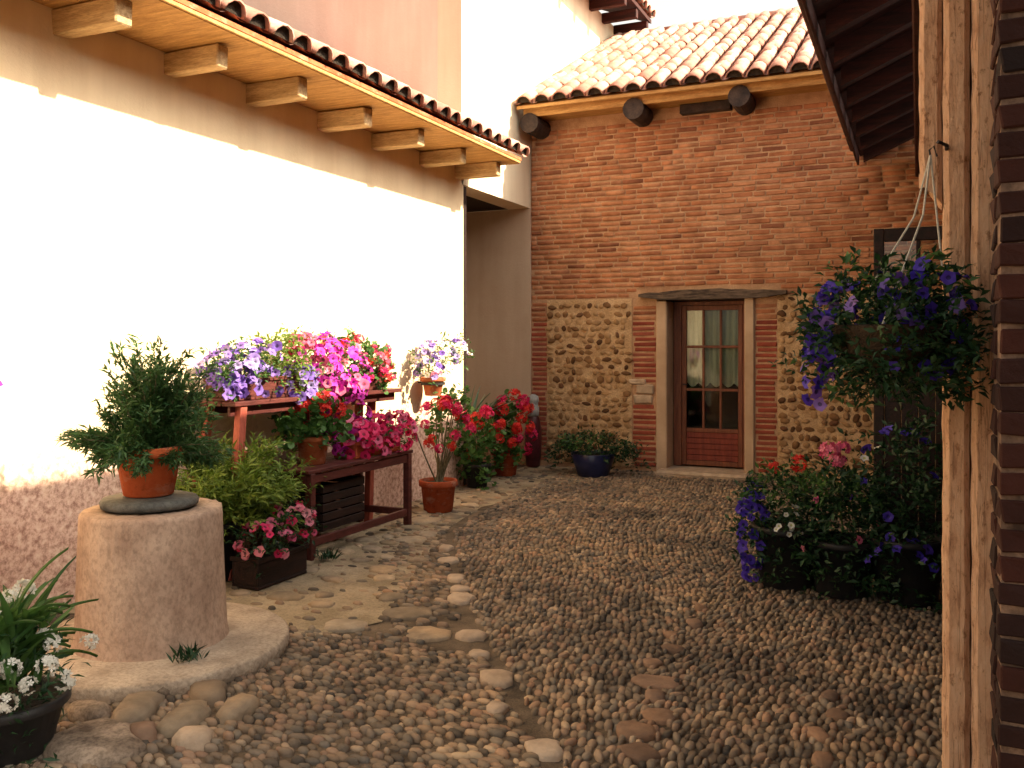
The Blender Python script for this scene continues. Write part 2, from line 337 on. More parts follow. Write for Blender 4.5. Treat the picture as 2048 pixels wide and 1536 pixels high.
# ------------------------------------------------------------------ layout
XL, YB, XR = -4.27, 10.0, 0.2          # left wall, back wall, right house
WELL = (-3.30, 3.18)

# ================================================================== ground
g = MB().box(-60, 60, -40, 80, -0.4, 0.0).build('ground', 'earth'); tag(g, 'cobbled courtyard floor of small worn stones set in earth', kind='structure')
# sandy trodden strip between the well and the plant tables
pts = [(-4.26, 3.4), (-3.5, 3.65), (-2.75, 3.62), (-2.55, 4.0), (-2.75, 4.5), (-3.0, 5.2), (-3.35, 6.1), (-3.55, 7.2), (-3.2, 8.3), (-3.3, 9.98), (-4.26, 9.98)]
sm = MB(); sm.add([(x, y, 0.006) for x, y in pts], [tuple(range(len(pts)))])
sand = sm.build('sandy_strip', 'sand'); tag(sand, 'pale sandy trodden strip along the foot of the white wall', kind='structure')
def channel_x(y):                        # the row of pale stones crossing the yard
    ys = [1.5, 2.97, 3.56, 4.52, 4.9, 6.2, 8.0, 10.0]; xs = [-0.4, -1.21, -1.66, -2.37, -2.6, -3.35, -3.6, -3.7]
    return float(np.interp(y, ys, xs))
def dome(n=8, seed=0, wv=.09, wj=.07):
    r_ = np.random.default_rng(seed); V = []; F = []
    ph = r_.random() * 6; w = [1 + wv * math.sin(2 * math.pi * k / n * 2 + ph) + wj * (r_.random() - .5) for k in range(n)]
    for (rr, z) in ((1.0, -0.25), (0.97, 0.5), (0.72, 0.93)):
        for k in range(n):
            a = 2 * math.pi * k / n; V.append((rr * w[k] * math.cos(a), rr * w[k] * math.sin(a), z))
    V.append((0, 0, 1.0))
    for i in range(2):
        for k in range(n):
            k2 = (k + 1) % n; F.append((i * n + k, i * n + k2, (i + 1) * n + k2, (i + 1) * n + k))
    for k in range(n): F.append((2 * n + k, 2 * n + (k + 1) % n, 3 * n))
    return np.array(V), F
domes = [dome(8, i) for i in range(5)]
dome_me = []
for i, (v, f) in enumerate(domes):
    dome_me.append(MB().add(v, f).mesh('cobble', 'cobble', True))
big_spots = []                            # (x, y, rx, ry, h, rz, material)
for (x, y, s) in ((-2.60, 4.92, .075), (-2.37, 4.54, .105), (-2.46, 4.70, .07), (-2.02, 3.98, .085), (-1.86, 3.74, .06), (-1.66, 3.52, .10), (-1.52, 3.22, .06), (-1.21, 2.97, .085), (-1.15, 2.74, .08), (-2.86, 5.3, .08), (-3.05, 5.62, .07)):
    big_spots.append((x, y, s * 1.0, s * .72, .026, random.uniform(-.4, .9), 'pale_stone'))
for (x, y, a, b) in ((-1.02, 3.76, .14, .075), (-0.98, 3.60, .07, .05), (-0.92, 3.42, .09, .07), (-0.96, 3.24, .10, .08), (-0.90, 3.08, .09, .08), (-1.10, 3.98, .06, .05), (-1.06, 4.2, .08, .05), (-1.12, 4.40, .05, .04), (-1.05, 4.62, .07, .05), (-1.08, 4.9, .05, .05), (-0.33, 3.9, .05, .05), (-0.29, 3.72, .06, .05), (-0.34, 3.5, .05, .06), (-0.30, 3.28, .05, .07), (-0.27, 3.05, .06, .07)):
    big_spots.append((x, y, a * .85, b * .85, random.uniform(.018, .028), random.uniform(-.3, .9), 'red_stone'))
for (x, y, a, b, m) in ((-2.70, 2.33, .22, .14, 'stone_grey'), (-2.66, 2.86, .10, .08, 'cobble'), (-2.80, 2.62, .10, .13, 'flagstone'), (-2.95, 2.52, .09, .06, 'stone_grey'), (-2.56, 2.62, .08, .13, 'flagstone'),
                        (-2.44, 2.78, .07, .10, 'flagstone'), (-2.60, 2.46, .07, .05, 'red_stone'), (-3.05, 2.68, .09, .06, 'pale_stone'), (-2.86, 2.80, .06, .05, 'stone_grey'), (-2.40, 2.50, .08, .06, 'pale_stone')):
    big_spots.append((x, y, a, b, .05, random.uniform(-.4, .6), m))
for i in range(46):                       # low flags sunk into the sandy strip
    for _ in range(30):
        y = random.uniform(3.7, 7.6); x = random.uniform(-4.1, channel_x(y) - .1)
        if all((x - q[0]) ** 2 + (y - q[1]) ** 2 > (.09 + max(q[2], q[3])) ** 2 for q in big_spots) and (x + 3.3) ** 2 + (y - 3.18) ** 2 > .6:
            a = random.uniform(.06, .15); big_spots.append((x, y, a, a * random.uniform(.5, .8), .022, random.uniform(-.4, .6), 'flagstone')); break
big_me = {}
for (x, y, a, b, h, rz, m) in big_spots:
    if m not in big_me: big_me[m] = [MB().add(*dome(12, 40 + k, .16, .34)).mesh('paving_stone', m, True) for k in range(5)]
    put('paving_stone', random.choice(big_me[m]), mat4((x, y, 0.004), rz, (a, b, h)), g)
# pebbles
stones = []
def try_zone(x0, x1, y0, y1, sx, sy, ang, keep):
    ca, sa = math.cos(ang), math.sin(ang); cx, cy = (x0 + x1) / 2, (y0 + y1) / 2; L = math.hypot(x1 - x0, y1 - y0) / 2 + .2
    ni, nj = int(2 * L / sx), int(2 * L / sy)
    for i in range(ni):
        off = random.random()
        for j in range(nj):
            p = -L + (i + .5) * sx + random.uniform(-.2, .2) * sx; q = -L + (j + off) * sy + random.uniform(-.3, .3) * sy
            p += .05 * math.sin(q * 1.7 + ang) + .018 * math.sin(q * 5.3 + p * 3.1)
            x = cx + ca * p - sa * q; y = cy + sa * p + ca * q
            if not (x0 < x < x1 and y0 < y < y1): continue
            k = keep(x, y)
            if k <= 0 or (k < 1 and random.random() > k): continue
            u, v, d = proj(x, y, 0)
            if d < 2.4 or u < -150 or u > 2150: continue
            if (x - WELL[0]) ** 2 + (y - WELL[1]) ** 2 < .63 ** 2: continue
            if any((x - b[0]) ** 2 + (y - b[1]) ** 2 < (0.8 * (b[2] + b[3]) / 2) ** 2 for b in big_spots if abs(b[0] - x) < .3): continue
            s = random.choice((.6, .8, .95, 1, 1.0, 1.05, 1.1, 1.2)) * random.uniform(.92, 1.06)
            stones.append((d, x, y, sx * .525 * s, sy * .525 * s * random.uniform(.8, 1.15), random.uniform(.008, .024), ang + random.gauss(0, .24)))
def side(x, y): return x - channel_x(y)
# right of the channel: stones set on edge, lengthwise down the yard; two fields of slightly different lay
ridge = lambda y: -1.0 - 0.05 * (y - 3)
try_zone(-3.8, 0.25, 1.6, 6.6, .033, .064, 0.30, lambda x, y: 1 if side(x, y) > .05 and x < ridge(y) - .02 else 0)
try_zone(-1.4, 0.25, 1.6, 6.6, .031, .062, -0.06, lambda x, y: 1 if side(x, y) > .05 and x >= ridge(y) - .02 else 0)
try_zone(-3.9, 0.25, 6.6, 10.05, .038, .056, 0.12, lambda x, y: 1 if side(x, y) > .02 else 0)
# left of it: longer stones lying across
try_zone(-3.6, -0.3, 1.6, 3.75, .033, .060, 1.30, lambda x, y: 1 if side(x, y) < -.04 else 0)
try_zone(-4.2, -2.2, 3.75, 6.4, .040, .072, 1.35, lambda x, y: (0.75 if side(x, y) > -.55 else (0.12 if y > 4.0 else .25)) if side(x, y) < -.04 else 0)
try_zone(-4.2, -3.2, 6.4, 10.0, .055, .085, 1.2, lambda x, y: .4 if side(x, y) < -.04 else 0)
def in_view(s):
    u, v, d = proj(s[1], s[2], 0); return 0 < u < 1885 and v < 1545
stones.sort(key=lambda s: (not in_view(s), s[0]))
own, rest = stones[:180], stones[180:]
for (d, x, y, a, b, h, rz) in own: put('cobble', random.choice(dome_me), mat4((x, y, -0.001), rz, (a, b, h)), g)
groups = [[] for _ in domes]
for (d, x, y, a, b, h, rz) in rest: groups[random.randrange(len(domes))].append(mat4((x, y, -0.001), rz, (a, b, h)))
# one mass of the rest: templates joined one after another
allV, allF, o_ = [], [], 0
Vs = []; L_ = []; T_ = []; off = 0
for (tv, tf), ms in zip(domes, groups):
    if not ms: continue
    A = np.array(ms); hv = np.c_[tv, np.ones(len(tv))]; V = np.einsum('nij,kj->nki', A, hv)[:, :, :3].reshape(-1, 3)
    lens = np.array([len(f) for f in tf]); flat = np.concatenate([np.array(f) for f in tf])
    L_.append(((flat[None, :] + (np.arange(len(ms)) * len(tv))[:, None]).ravel()) + off); T_.append(np.tile(lens, len(ms))); Vs.append(V); off += len(V)
V = np.concatenate(Vs); loops = np.concatenate(L_); tot = np.concatenate(T_); start = np.r_[0, np.cumsum(tot)[:-1]]
me = bpy.data.meshes.new('cobbles'); me.vertices.add(len(V)); me.vertices.foreach_set('co', V.ravel()); me.loops.add(len(loops)); me.loops.foreach_set('vertex_index', loops.astype(np.int32))
me.polygons.add(len(tot)); me.polygons.foreach_set('loop_start', start.astype(np.int32)); me.polygons.foreach_set('loop_total', tot.astype(np.int32)); me.polygons.foreach_set('use_smooth', np.ones(len(tot), bool))
me.update(calc_edges=True); me.materials.append(MATS['cobble']); tag(link('cobbles', me, g), kind='stuff')
print('stones', len(stones))

# ================================================================== roofs
def tile_mesh(name, m, r0=.098, r1=.080, L=.44, th=.014, n=7):
    """curved clay tile, lower (wider) end at y=0, running up +y"""
    V = []; F = []
    for (y, r) in ((0, r0), (L, r1)):
        for rr in (r, r - th):
            for k in range(n):
                a = math.pi * k / (n - 1); V.append((rr * math.cos(a), y, rr * math.sin(a) * .92))
    o0, i0, o1, i1 = 0, n, 2 * n, 3 * n
    for k in range(n - 1):
        F += [(o0 + k + 1, o0 + k, o1 + k, o1 + k + 1), (i0 + k, i0 + k + 1, i1 + k + 1, i1 + k), (o0 + k, o0 + k + 1, i0 + k + 1, i0 + k), (o1 + k + 1, o1 + k, i1 + k, i1 + k + 1)]
    F += [(o0, i0, i1, o1), (i0 + n - 1, o0 + n - 1, o1 + n - 1, i1 + n - 1)]
    return MB().add(V, F).mesh(name, m, True)
TILE = tile_mesh('roof_tile', 'roof_tile')
def eave_tile():                          # the lowest tile of a column: a dark disc added just inside closes its mouth
    me = tile_mesh('roof_tile', 'roof_tile'); mb = MB(); n = 7; V = [(v.co.x, v.co.y, v.co.z) for v in me.vertices]; F = [tuple(p.vertices) for p in me.polygons]; k = len(F); o = len(V)
    V += [(.082 * math.cos(math.pi * i / (n - 1)), .022 + .01 * (i % 2), .078 * math.sin(math.pi * i / (n - 1))) for i in range(n)]; F.append(tuple(range(o, o + n)))
    m2 = mb.add(V, F).mesh('roof_tile', 'roof_tile', True); m2.materials.append(MATS['soil']); m2.polygons[k].material_index = 1
    return m2
EAVE = eave_tile()
def tiled_roof(roof, origin, right, up, ncol, pitch, nrow, step, pan_len, limit=300):
    """cover tiles (children of roof) in columns along `right`, climbing along unit vector `up`; pan tiles joined"""
    right = Vector(right).normalized(); up = Vector(up).normalized(); nrm = right.cross(up)
    B = Matrix((right, up, nrm)).transposed().to_4x4()
    spots = []
    for r in range(nrow):
        for c in range(ncol): spots.append((r, c))
    for (r, c) in spots[:limit]:
        p = Vector(origin) + right * (c * pitch + random.uniform(-.008, .008)) + up * (r * step + random.uniform(-.012, .012)) + nrm * (0.014 + random.uniform(0, .006))
        tilt = Matrix.Rotation(random.uniform(.030, .045), 4, 'X') @ Matrix.Rotation(random.uniform(-.03, .03), 4, 'Z') @ Matrix.Rotation(random.uniform(-.04, .04), 4, 'Y')
        o = link('roof_tile', EAVE if r == 0 else TILE, roof); o.matrix_local = Matrix.Translation(p) @ B @ tilt
    mb = MB(); n = 6
    for c in range(ncol + 1):                         # channels between
        base = Vector(origin) + right * ((c - .5) * pitch)
        for r in range(nrow):
            o = len(mb.v)
            for (y, lift) in ((r * step + (.035 if r == 0 else -.03), .008), (r * step + step + .02, .0)):
                for k in range(n):
                    a = math.pi * k / (n - 1); q = base + up * y + right * (.080 * math.cos(a)) + nrm * (.032 - .040 * math.sin(a) + lift); mb.v.append(tuple(q))
            for k in range(n - 1): mb.f.append((o + k, o + k + 1, o + n + k + 1, o + n + k))
    o = mb.build('channel_tiles', 'roof_tile', roof, True); o['kind'] = 'stuff'

# ================================================================== back house (brick, stone and the glazed door)
bh = thing('brick_house', 'old brick house with rubble stone base and clay tile roof at the far end', 'house', (-2, YB, 0))
def rel(o, root):                         # geometry is written in world coordinates
    o.matrix_parent_inverse = Matrix.Translation(-Vector(root.location)); return o
def part(mb, name, m, root, smooth=False): return rel(mb.build(name, m, root, smooth), root)
DX0, DX1, DZ0, DZ1 = -2.587, -1.727, 0.06, 1.95     # door opening
XE = 0.6
w = MB()
w.box(-4.26, DX0 - .12, YB, YB + .42, -.1, DZ1 + .02); w.box(DX1 + .1, XE, YB, YB + .42, -.1, DZ1 + .02)
w.box(-4.26, XE, YB, YB + .42, DZ1 + .02, 4.28)
w.box(-4.26, XE, YB + 3.2, YB + 3.5, -.1, 5.9); w.box(XE, XE + .3, YB, YB + 3.5, -.1, 4.3); w.box(-4.258, -4.16, YB + .42, YB + 3.2, -.1, 4.2)
wall_b = part(w, 'wall', 'mortar', bh)
jm = MB(); jm.cbox(DX0 - .125, DX0, YB - .03, YB + .30, 0.0, DZ1, .012); part(jm, 'door_jamb', 'jamb_plaster', bh)
jm = MB(); jm.cbox(DX1, DX1 + .105, YB - .035, YB + .30, 0.0, DZ1 + .02, .012); part(jm, 'door_jamb', 'jamb_plaster', bh)
# bricks
BR_L, BR_H, CO = .235, .040, .0595
tv, tf = chamfer_box((.5, .5, .5), .07); brick_t = (tv * 1.0, tf)
def brick_variants(m, k=4):
    out = []
    for i in range(k):
        v, f = chamfer_box((BR_L / 2, .05, BR_H / 2), .006, .0028); out.append(MB().add(v, f).mesh('brick', m))
    return out
bm_o, bm_r = brick_variants('brick'), brick_variants('brick_red')
bl = []                                   # (x centre, z, width scale, kind)
nrows = int((4.06 - 1.99) / CO)
for r in range(nrows):
    z = 1.99 + (r + .5) * CO; x = -4.25 - random.uniform(0, .2)
    while x < XE - .05:
        L = BR_L * random.choice((.5, 1, 1, 1, 1, .9)) * random.uniform(.93, 1.06); a, b = max(x, -4.255), min(x + L, XE)
        x += L + .014
        if b - a < .05: continue
        if z < 2.10 and -2.93 < (a + b) / 2 < -1.30: continue
        bl.append(((a + b) / 2, z, (b - a) / BR_L, 'o'))
for (xa, xb, zt) in ((-4.255, -4.05, 1.97), (-2.99, DX0 - .132, 1.93), (DX1 + .115, -1.385, 1.90)):
    for r in range(int((zt - .05) / CO)):
        z = .06 + (r + .5) * CO; e = random.uniform(-.03, .03)
        if xa == -2.99 and .78 < z < 1.04: continue
        bl.append(((xa + xb) / 2 + e / 2, z, (xb - xa - abs(e)) / BR_L, 'r' if z < 1.75 else 'o'))
def bshow(b):
    u, v, d = proj(b[0], YB, b[1]); return (u < 1700 or (u < 1740 and v > 400)) and v > 120 and not (u > 1600 and v > 560)
bl.sort(key=lambda b: (b[3] == 'o', not bshow(b), -b[0]))
jo = {'o': [], 'r': []}
for i, (x, z, sx, k) in enumerate(bl):
    M = mat4((x, YB + .05 - random.uniform(.004, .016), z), random.uniform(-.012, .012), (sx, 1, random.uniform(.92, 1.1)), ry=random.uniform(-.012, .012))
    if i < 290:
        put('brick', random.choice(bm_r if k == 'r' else bm_o), M, wall_b)
    else: jo[k].append(M)
print('bricks', len(bl))
bt = chamfer_box((BR_L / 2, .05, BR_H / 2), .006)
joined('bricks', bt[0], bt[1], jo['o'] + jo['r'], 'brick', wall_b)
# rubble panels: stones bedded in tan mortar
def rubble_panel(x0, x1, z0, z1, n, xs=None):
    xs = x1 if xs is None else xs
    mb = MB(); nx, nz = 26, 40; o = 0                       # uneven mortar face
    vs = []
    for j in range(nz + 1):
        for i in range(nx + 1):
            e = 0 if i in (0, nx) or j in (0, nz) else random.uniform(0, .012)
            vs.append((x0 + (x1 - x0) * i / nx, YB - .012 - e, z0 + (z1 - z0) * j / nz))
    mb.add(vs, [(j * (nx + 1) + i, j * (nx + 1) + i + 1, (j + 1) * (nx + 1) + i + 1, (j + 1) * (nx + 1) + i) for j in range(nz) for i in range(nx)])
    p = part(mb, 'rubble_panel', 'mortar_tan', bh, True)
    z = z0 + .06; cnt = 0; more = []
    while z < z1 - .03:
        h = random.uniform(.026, .042); x = x0 + random.uniform(.03, .08)
        while x < x1 - .04:
            a = random.uniform(.024, .060)
            if random.random() < .95:
                if x > xs or cnt >= n:
                    more.append(np.array(Matrix.Translation((x, YB - .014, z)) @ Matrix.Rotation(R(90), 4, 'X') @ Matrix.Rotation(random.uniform(-.35, .35), 4, 'Z') @ Matrix.Diagonal((a, h, random.uniform(.010, .030), 1)))); x += a * 2 + random.uniform(.004, .022); continue
                o = link('rubble_stone', random.choice(rub_me), p)
                o.matrix_parent_inverse = Matrix()
                o.matrix_local = Matrix.Translation((x, YB - .014, z + random.uniform(-.012, .012))) @ Matrix.Rotation(R(90), 4, 'X') @ Matrix.Rotation(random.uniform(-.35, .35), 4, 'Z') @ Matrix.Diagonal((a, h * random.uniform(.8, 1.1), random.uniform(.010, .030), 1)); cnt += 1
            x += a * 2 + random.uniform(.004, .022)
        z += h * 2 + random.uniform(.002, .014)
    if more: joined('rubble_stones', *dome(9, 70, .12, .30), more, 'rubble', p, True)
rub_me = [MB().add(*dome(9, 70 + k, .12, .30)).mesh('rubble_stone', 'rubble', True) for k in range(5)]
rubble_panel(-4.05, -3.0, 0.05, 1.985, 300)
rubble_panel(-1.38, 0.19, 0.05, 1.985, 300, -.30)
# pale repair stones beside the door
for (x, z, a, h) in ((-2.87, .83, .11, .05), (-2.85, .95, .10, .055), (-2.93, 1.03, .10, .03)):
    mb = MB(); mb.cbox(x - a, x + a, YB - .03, YB + .06, z - h, z + h, .014, jit=.008); part(mb, 'repair_stone', 'pale_stone', bh)
# lintel of weathered stone and the relieving plaster above it
mb = MB(); o = 0; xs = np.linspace(-2.90, -1.28, 15); V = []; F = []
for i, x in enumerate(xs):
    t = (x + 2.09) / .81; zt = 2.035 + .025 * (1 - t * t) + random.uniform(-.012, .012); zb = 1.955 + .02 * abs(t) ** 3 * (2 if abs(t) > .8 else 1); yo = YB - .10 + random.uniform(-.012, .012)
    V += [(x, yo, zb), (x, yo + random.uniform(0, .02), zt), (x, YB + .36, zt), (x, YB + .36, zb)]
for i in range(14):
    for k in range(4): F.append((i * 4 + k, i * 4 + (k + 1) % 4, i * 4 + 4 + (k + 1) % 4, i * 4 + 4 + k))
F += [(3, 2, 1, 0), (56, 57, 58, 59)]
mb.add(V, F); part(mb, 'lintel', 'wood_old', bh)
# threshold
mb = MB(); mb.cbox(-2.66, -1.66, YB - .28, YB + .40, -.05, .062, .025, jit=.012); part(mb, 'threshold_stone', 'pale_stone', bh)
# door leaf
dr = MB(); YD = YB + .24
fx0, fx1 = DX0 + .012, DX1 - .012
dr.box(fx0, fx0 + .09, YD, YD + .07, .065, DZ1 - .005); dr.box(fx1 - .05, fx1, YD, YD + .07, .065, DZ1 - .005); dr.box(fx0 + .09, fx1 - .05, YD, YD + .07, DZ1 - .045, DZ1 - .005)
door = part(dr, 'door', 'wood_door', bh)
lx0, lx1 = fx0 + .095, fx1 - .055
def sub(mb, name, m, parent, smooth=False): return mb.build(name, m, parent, smooth)
cols = np.linspace(lx0 + .05, lx1 - .05, 4)
for a, b in ((lx0, lx0 + .05), (lx1 - .05, lx1)): sub(MB().cbox(a, b, YD + .008, YD + .05, .075, DZ1 - .05, .004), 'stile', 'wood_door', door)
for a, b in ((.075, .13), (.455, .50), (.925, .955), (1.415, 1.445), (DZ1 - .105, DZ1 - .05)): sub(MB().cbox(lx0 + .051, lx1 - .051, YD + .010, YD + .048, a, b, .004), 'rail', 'wood_door', door)
for x in cols[1:3]:
    for a, b in ((.501, .924), (.956, 1.414), (1.446, DZ1 - .106)): sub(MB().cbox(x - .013, x + .013, YD + .012, YD + .046, a, b, .004), 'glazing_bar', 'wood_door', door)
for i in range(3):
    for a, b in ((.50, .925), (.955, 1.415), (1.445, DZ1 - .105)): sub(MB().box(cols[i] + .0, cols[i + 1] - .0, YD + .028, YD + .032, a, b), 'pane', 'pane_glass', door)
zz = np.linspace(.131, .454, 6)
for i in range(5): sub(MB().cbox(lx0 + .051, lx1 - .051, YD + .016, YD + .044, zz[i] + .002, zz[i + 1] - .002, .004), 'plank', 'wood_door_red', door)
sub(MB().tube([(lx0 + .025, YD + .0, 1.0), (lx0 + .025, YD - .035, 1.0), (lx0 + .075, YD - .045, 1.0)], .008, n=6), 'handle', 'iron', door)
# curtain, scalloped hem, hanging in folds
V = []; F = []; n = 60
for i in range(n + 1):
    x = lx0 + .04 + (lx1 - lx0 - .08) * i / n; hem = 1.02 - .05 * abs(math.sin(i / n * math.pi * 4.5)); yy = YD + .085 + .010 * math.sin(i * .9)
    V += [(x, yy, hem), (x, yy, 1.88)]
for i in range(n): F.append((2 * i, 2 * i + 2, 2 * i + 3, 2 * i + 1))
sub(MB().add(V, F), 'curtain', 'curtain', door, True)
# dark room behind
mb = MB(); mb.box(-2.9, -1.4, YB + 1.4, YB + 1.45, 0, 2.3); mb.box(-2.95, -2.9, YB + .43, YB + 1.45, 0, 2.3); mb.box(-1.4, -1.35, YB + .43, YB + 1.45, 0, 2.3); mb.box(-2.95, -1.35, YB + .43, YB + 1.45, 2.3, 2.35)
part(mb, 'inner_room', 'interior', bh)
# roof
up = Vector((0, 3.53, 1.82)).normalized(); nr = Vector((1, 0, 0)).cross(up)
E0 = Vector((-4.24, 9.50, 4.215))
mb = MB(); q = []
for t, dz in ((0, 0), (0, .05)): pass
a0 = E0 + nr * -.045; a1 = a0 + up * 4.0
mb.add([(-4.24, a0.y, a0.z), (.65, a0.y, a0.z), (.65, a1.y, a1.z), (-4.24, a1.y, a1.z), (-4.24, a0.y, a0.z + .035), (.65, a0.y, a0.z + .035), (.65, a1.y, a1.z + .035), (-4.24, a1.y, a1.z + .035)],
       [(3, 2, 1, 0), (4, 5, 6, 7), (0, 1, 5, 4), (1, 2, 6, 5), (2, 3, 7, 6), (3, 0, 4, 7)])
roof_b = part(mb, 'roof', 'wood_ochre', bh)
tiled_roof(roof_b, (E0.x + .10, E0.y, E0.z), (1, 0, 0), up, 21, .217, 13, .305, .3)
mb = MB().cbox(-4.2, .6, 9.62, 9.66, 4.10, 4.225, .006); part(mb, 'eaves_board', 'wood_ochre', bh)
mb = MB().box(-4.2, .6, 9.66, YB + .02, 4.13, 4.16); part(mb, 'soffit', 'wood_ochre', bh)
for (x, z, r) in ((-4.12, 4.03, .115), (-2.87, 4.06, .12), (-1.72, 4.07, .115)):
    mb = MB().tube([(x, 9.60, z), (x, 9.8, z), (x, YB + .3, z)], r, r * 1.02, 14); part(mb, 'log_end', 'wood_log', bh, False)
mb = MB().cbox(-2.42, -1.86, YB - .10, YB + .1, 4.02, 4.125, .01, jit=.006); part(mb, 'vent_shade_block', 'wood_log', bh)  # dark block stands in for the shaded hole under the eave
mb = MB()
for i in range(13):
    y0 = 13.12
    mb.tube([(-4.2 + i * .37, y0, 6.07), (-3.80 + i * .37, y0, 6.09)], .10, .085, 10)
o = part(mb, 'ridge_tiles', 'roof_tile', bh, True); o['kind'] = 'stuff'

# ================================================================== tall house over the passage
th = thing('tall_house', 'tall cream and pink rendered house rising behind the low left roof', 'house', (-6, 10.5, 0))
w = MB()
def wallbox(name, m, root, *b): return part(MB().box(*b), name, m, root)
wallbox('sunlit_wall', 'plaster_tall', th, -4.55, -4.27, 8.2, 13.3, 3.1, 6.35)
wallbox('front_wall', 'plaster_pink', th, -10.5, -4.551, 8.2, 8.5, 2.6, 7.6)
wallbox('passage_ceiling', 'wood_dark', th, -10.5, -4.551, 8.5, 9.97, 3.1, 3.2)
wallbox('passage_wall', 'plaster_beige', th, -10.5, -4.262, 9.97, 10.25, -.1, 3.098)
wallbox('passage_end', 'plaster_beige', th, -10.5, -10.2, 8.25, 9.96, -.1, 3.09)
wallbox('rear_wall', 'plaster_tall', th, -10.5, -4.551, 13.0, 13.3, 3.2, 6.35)
mb = MB(); s_ = .42
mb.add([(-3.72, 7.95, 6.36), (-3.72, 13.42, 6.36), (-10.5, 13.42, 6.36 + 6.78 * s_), (-10.5, 7.95, 6.36 + 6.78 * s_), (-3.72, 7.95, 6.42), (-3.72, 13.42, 6.42), (-10.5, 13.42, 6.42 + 6.78 * s_), (-10.5, 7.95, 6.42 + 6.78 * s_)],
       [(3, 2, 1, 0), (4, 5, 6, 7), (0, 1, 5, 4), (1, 2, 6, 5), (2, 3, 7, 6), (3, 0, 4, 7)])
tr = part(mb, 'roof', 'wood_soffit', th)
upl = Vector((-1, 0, s_)).normalized()
tiled_roof(tr, (-3.68, 8.05, 6.43), (0, 1, 0), upl, 26, .21, 2, .305, .3)
for i in range(10):
    part(MB().cbox(-4.27, -3.74, 8.2 + i * .56, 8.29 + i * .56, 6.22, 6.36, .006), 'rafter_end', 'wood_soffit', th)
# ================================================================== left house
lh = thing('white_house', 'long low whitewashed house with beamed eaves along the left side', 'house', (-5, 5.5, 0))
wallbox('wall', 'plaster_cream', lh, -4.6, XL, 1.0, 8.24, -.1, 3.27)
wallbox('gable_wall', 'plaster_cream', lh, -10.4, -4.601, 8.0, 8.198, -.1, 3.27)
wallbox('near_gable_wall', 'plaster_cream', lh, -10.4, -4.601, 1.0, 1.3, -.1, 3.27)
wallbox('pilaster', 'plaster_cream', lh, XL + .001, XL + .13, 2.4, 2.97, -.1, 3.125)
sf = part(MB().box(-4.6, -3.66, 1.0, 8.28, 3.272, 3.30), 'soffit', 'wood_ochre', lh)
part(MB().cbox(-3.66, -3.645, 1.0, 8.28, 3.275, 3.318, .004), 'eaves_board', 'wood_ochre', lh)
for y in (2.70, 3.48, 4.24, 5.02, 5.80, 6.58, 7.40, 8.12):
    y += random.uniform(-.03, .03); wd = random.uniform(.048, .062); M = Matrix.Translation((-4.4, y, 3.2)) @ Matrix.Rotation(random.uniform(-.03, .03), 4, 'Z') @ Matrix.Rotation(random.uniform(-.05, .05), 4, 'X')
    part(MB().cbox(-.1, .58 + random.uniform(-.02, .03), -wd, wd, -.065 - random.uniform(0, .012), .066, .008, M=M, jit=.006), 'beam_end', 'wood_cream', lh)
mb = MB(); t_ = .49; X1 = -6.75
mb.add([(-3.64, 1.0, 3.332), (-3.64, 8.29, 3.332), (X1, 8.29, 3.335 + (-3.70 - X1) * t_), (X1, 1.0, 3.335 + (-3.70 - X1) * t_), (-9.8, 8.29, 3.335), (-9.8, 1.0, 3.335), (-3.64, 1.0, 3.302), (-3.64, 8.29, 3.302), (-9.8, 8.29, 3.302), (-9.8, 1.0, 3.302)],
       [(0, 1, 2, 3), (3, 2, 4, 5), (6, 9, 8, 7), (0, 6, 7, 1), (5, 4, 8, 9), (0, 3, 5, 9, 6), (1, 7, 8, 4, 2)])
roof_l = part(mb, 'roof', 'terracotta', lh)
tiled_roof(roof_l, (-3.61, 2.42, 3.342), (0, 1, 0), Vector((-1, 0, t_)), 29, .2085, 10, .335, .3)
mb = MB()
for i in range(22): mb.tube([(X1, 1.1 + i * .33, 3.36 + (-3.70 - X1) * t_), (X1, 1.5 + i * .33, 3.38 + (-3.70 - X1) * t_)], .10, .085, 10)
o = part(mb, 'ridge_tiles', 'roof_tile', lh, True); o['kind'] = 'stuff'
gp = part(MB().cbox(-4.34, -4.268, 8.242, 8.31, 0, 3.09, .006), 'dark_corner_strip', 'wood_dark', lh)  # slim dark upright strip at the wall corner

# ================================================================== right house: dark eaves, brick pier, open door leaf
rh = thing('porch_house', 'right hand house with dark beamed eaves and a dark brick pier', 'house', (1.5, 5, 0))
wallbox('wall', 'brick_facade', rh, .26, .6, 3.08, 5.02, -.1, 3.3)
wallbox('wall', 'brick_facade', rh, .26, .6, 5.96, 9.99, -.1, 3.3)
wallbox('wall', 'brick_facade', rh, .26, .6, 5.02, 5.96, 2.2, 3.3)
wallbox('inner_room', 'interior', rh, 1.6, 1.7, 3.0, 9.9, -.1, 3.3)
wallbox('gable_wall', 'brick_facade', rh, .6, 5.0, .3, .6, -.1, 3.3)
EZ = 3.40
rs = .44
mb = MB()
mb.add([(-.55, .2, EZ), (-.55, 9.98, EZ), (4.5, 9.98, EZ + 5.05 * rs), (4.5, .2, EZ + 5.05 * rs), (-.55, .2, EZ + .03), (-.55, 9.98, EZ + .03), (4.5, 9.98, EZ + .03 + 5.05 * rs), (4.5, .2, EZ + .03 + 5.05 * rs)],
       [(0, 1, 2, 3), (7, 6, 5, 4), (4, 5, 1, 0), (5, 6, 2, 1), (6, 7, 3, 2), (7, 4, 0, 3)])
rr = part(mb, 'roof', 'wood_soffit', rh)
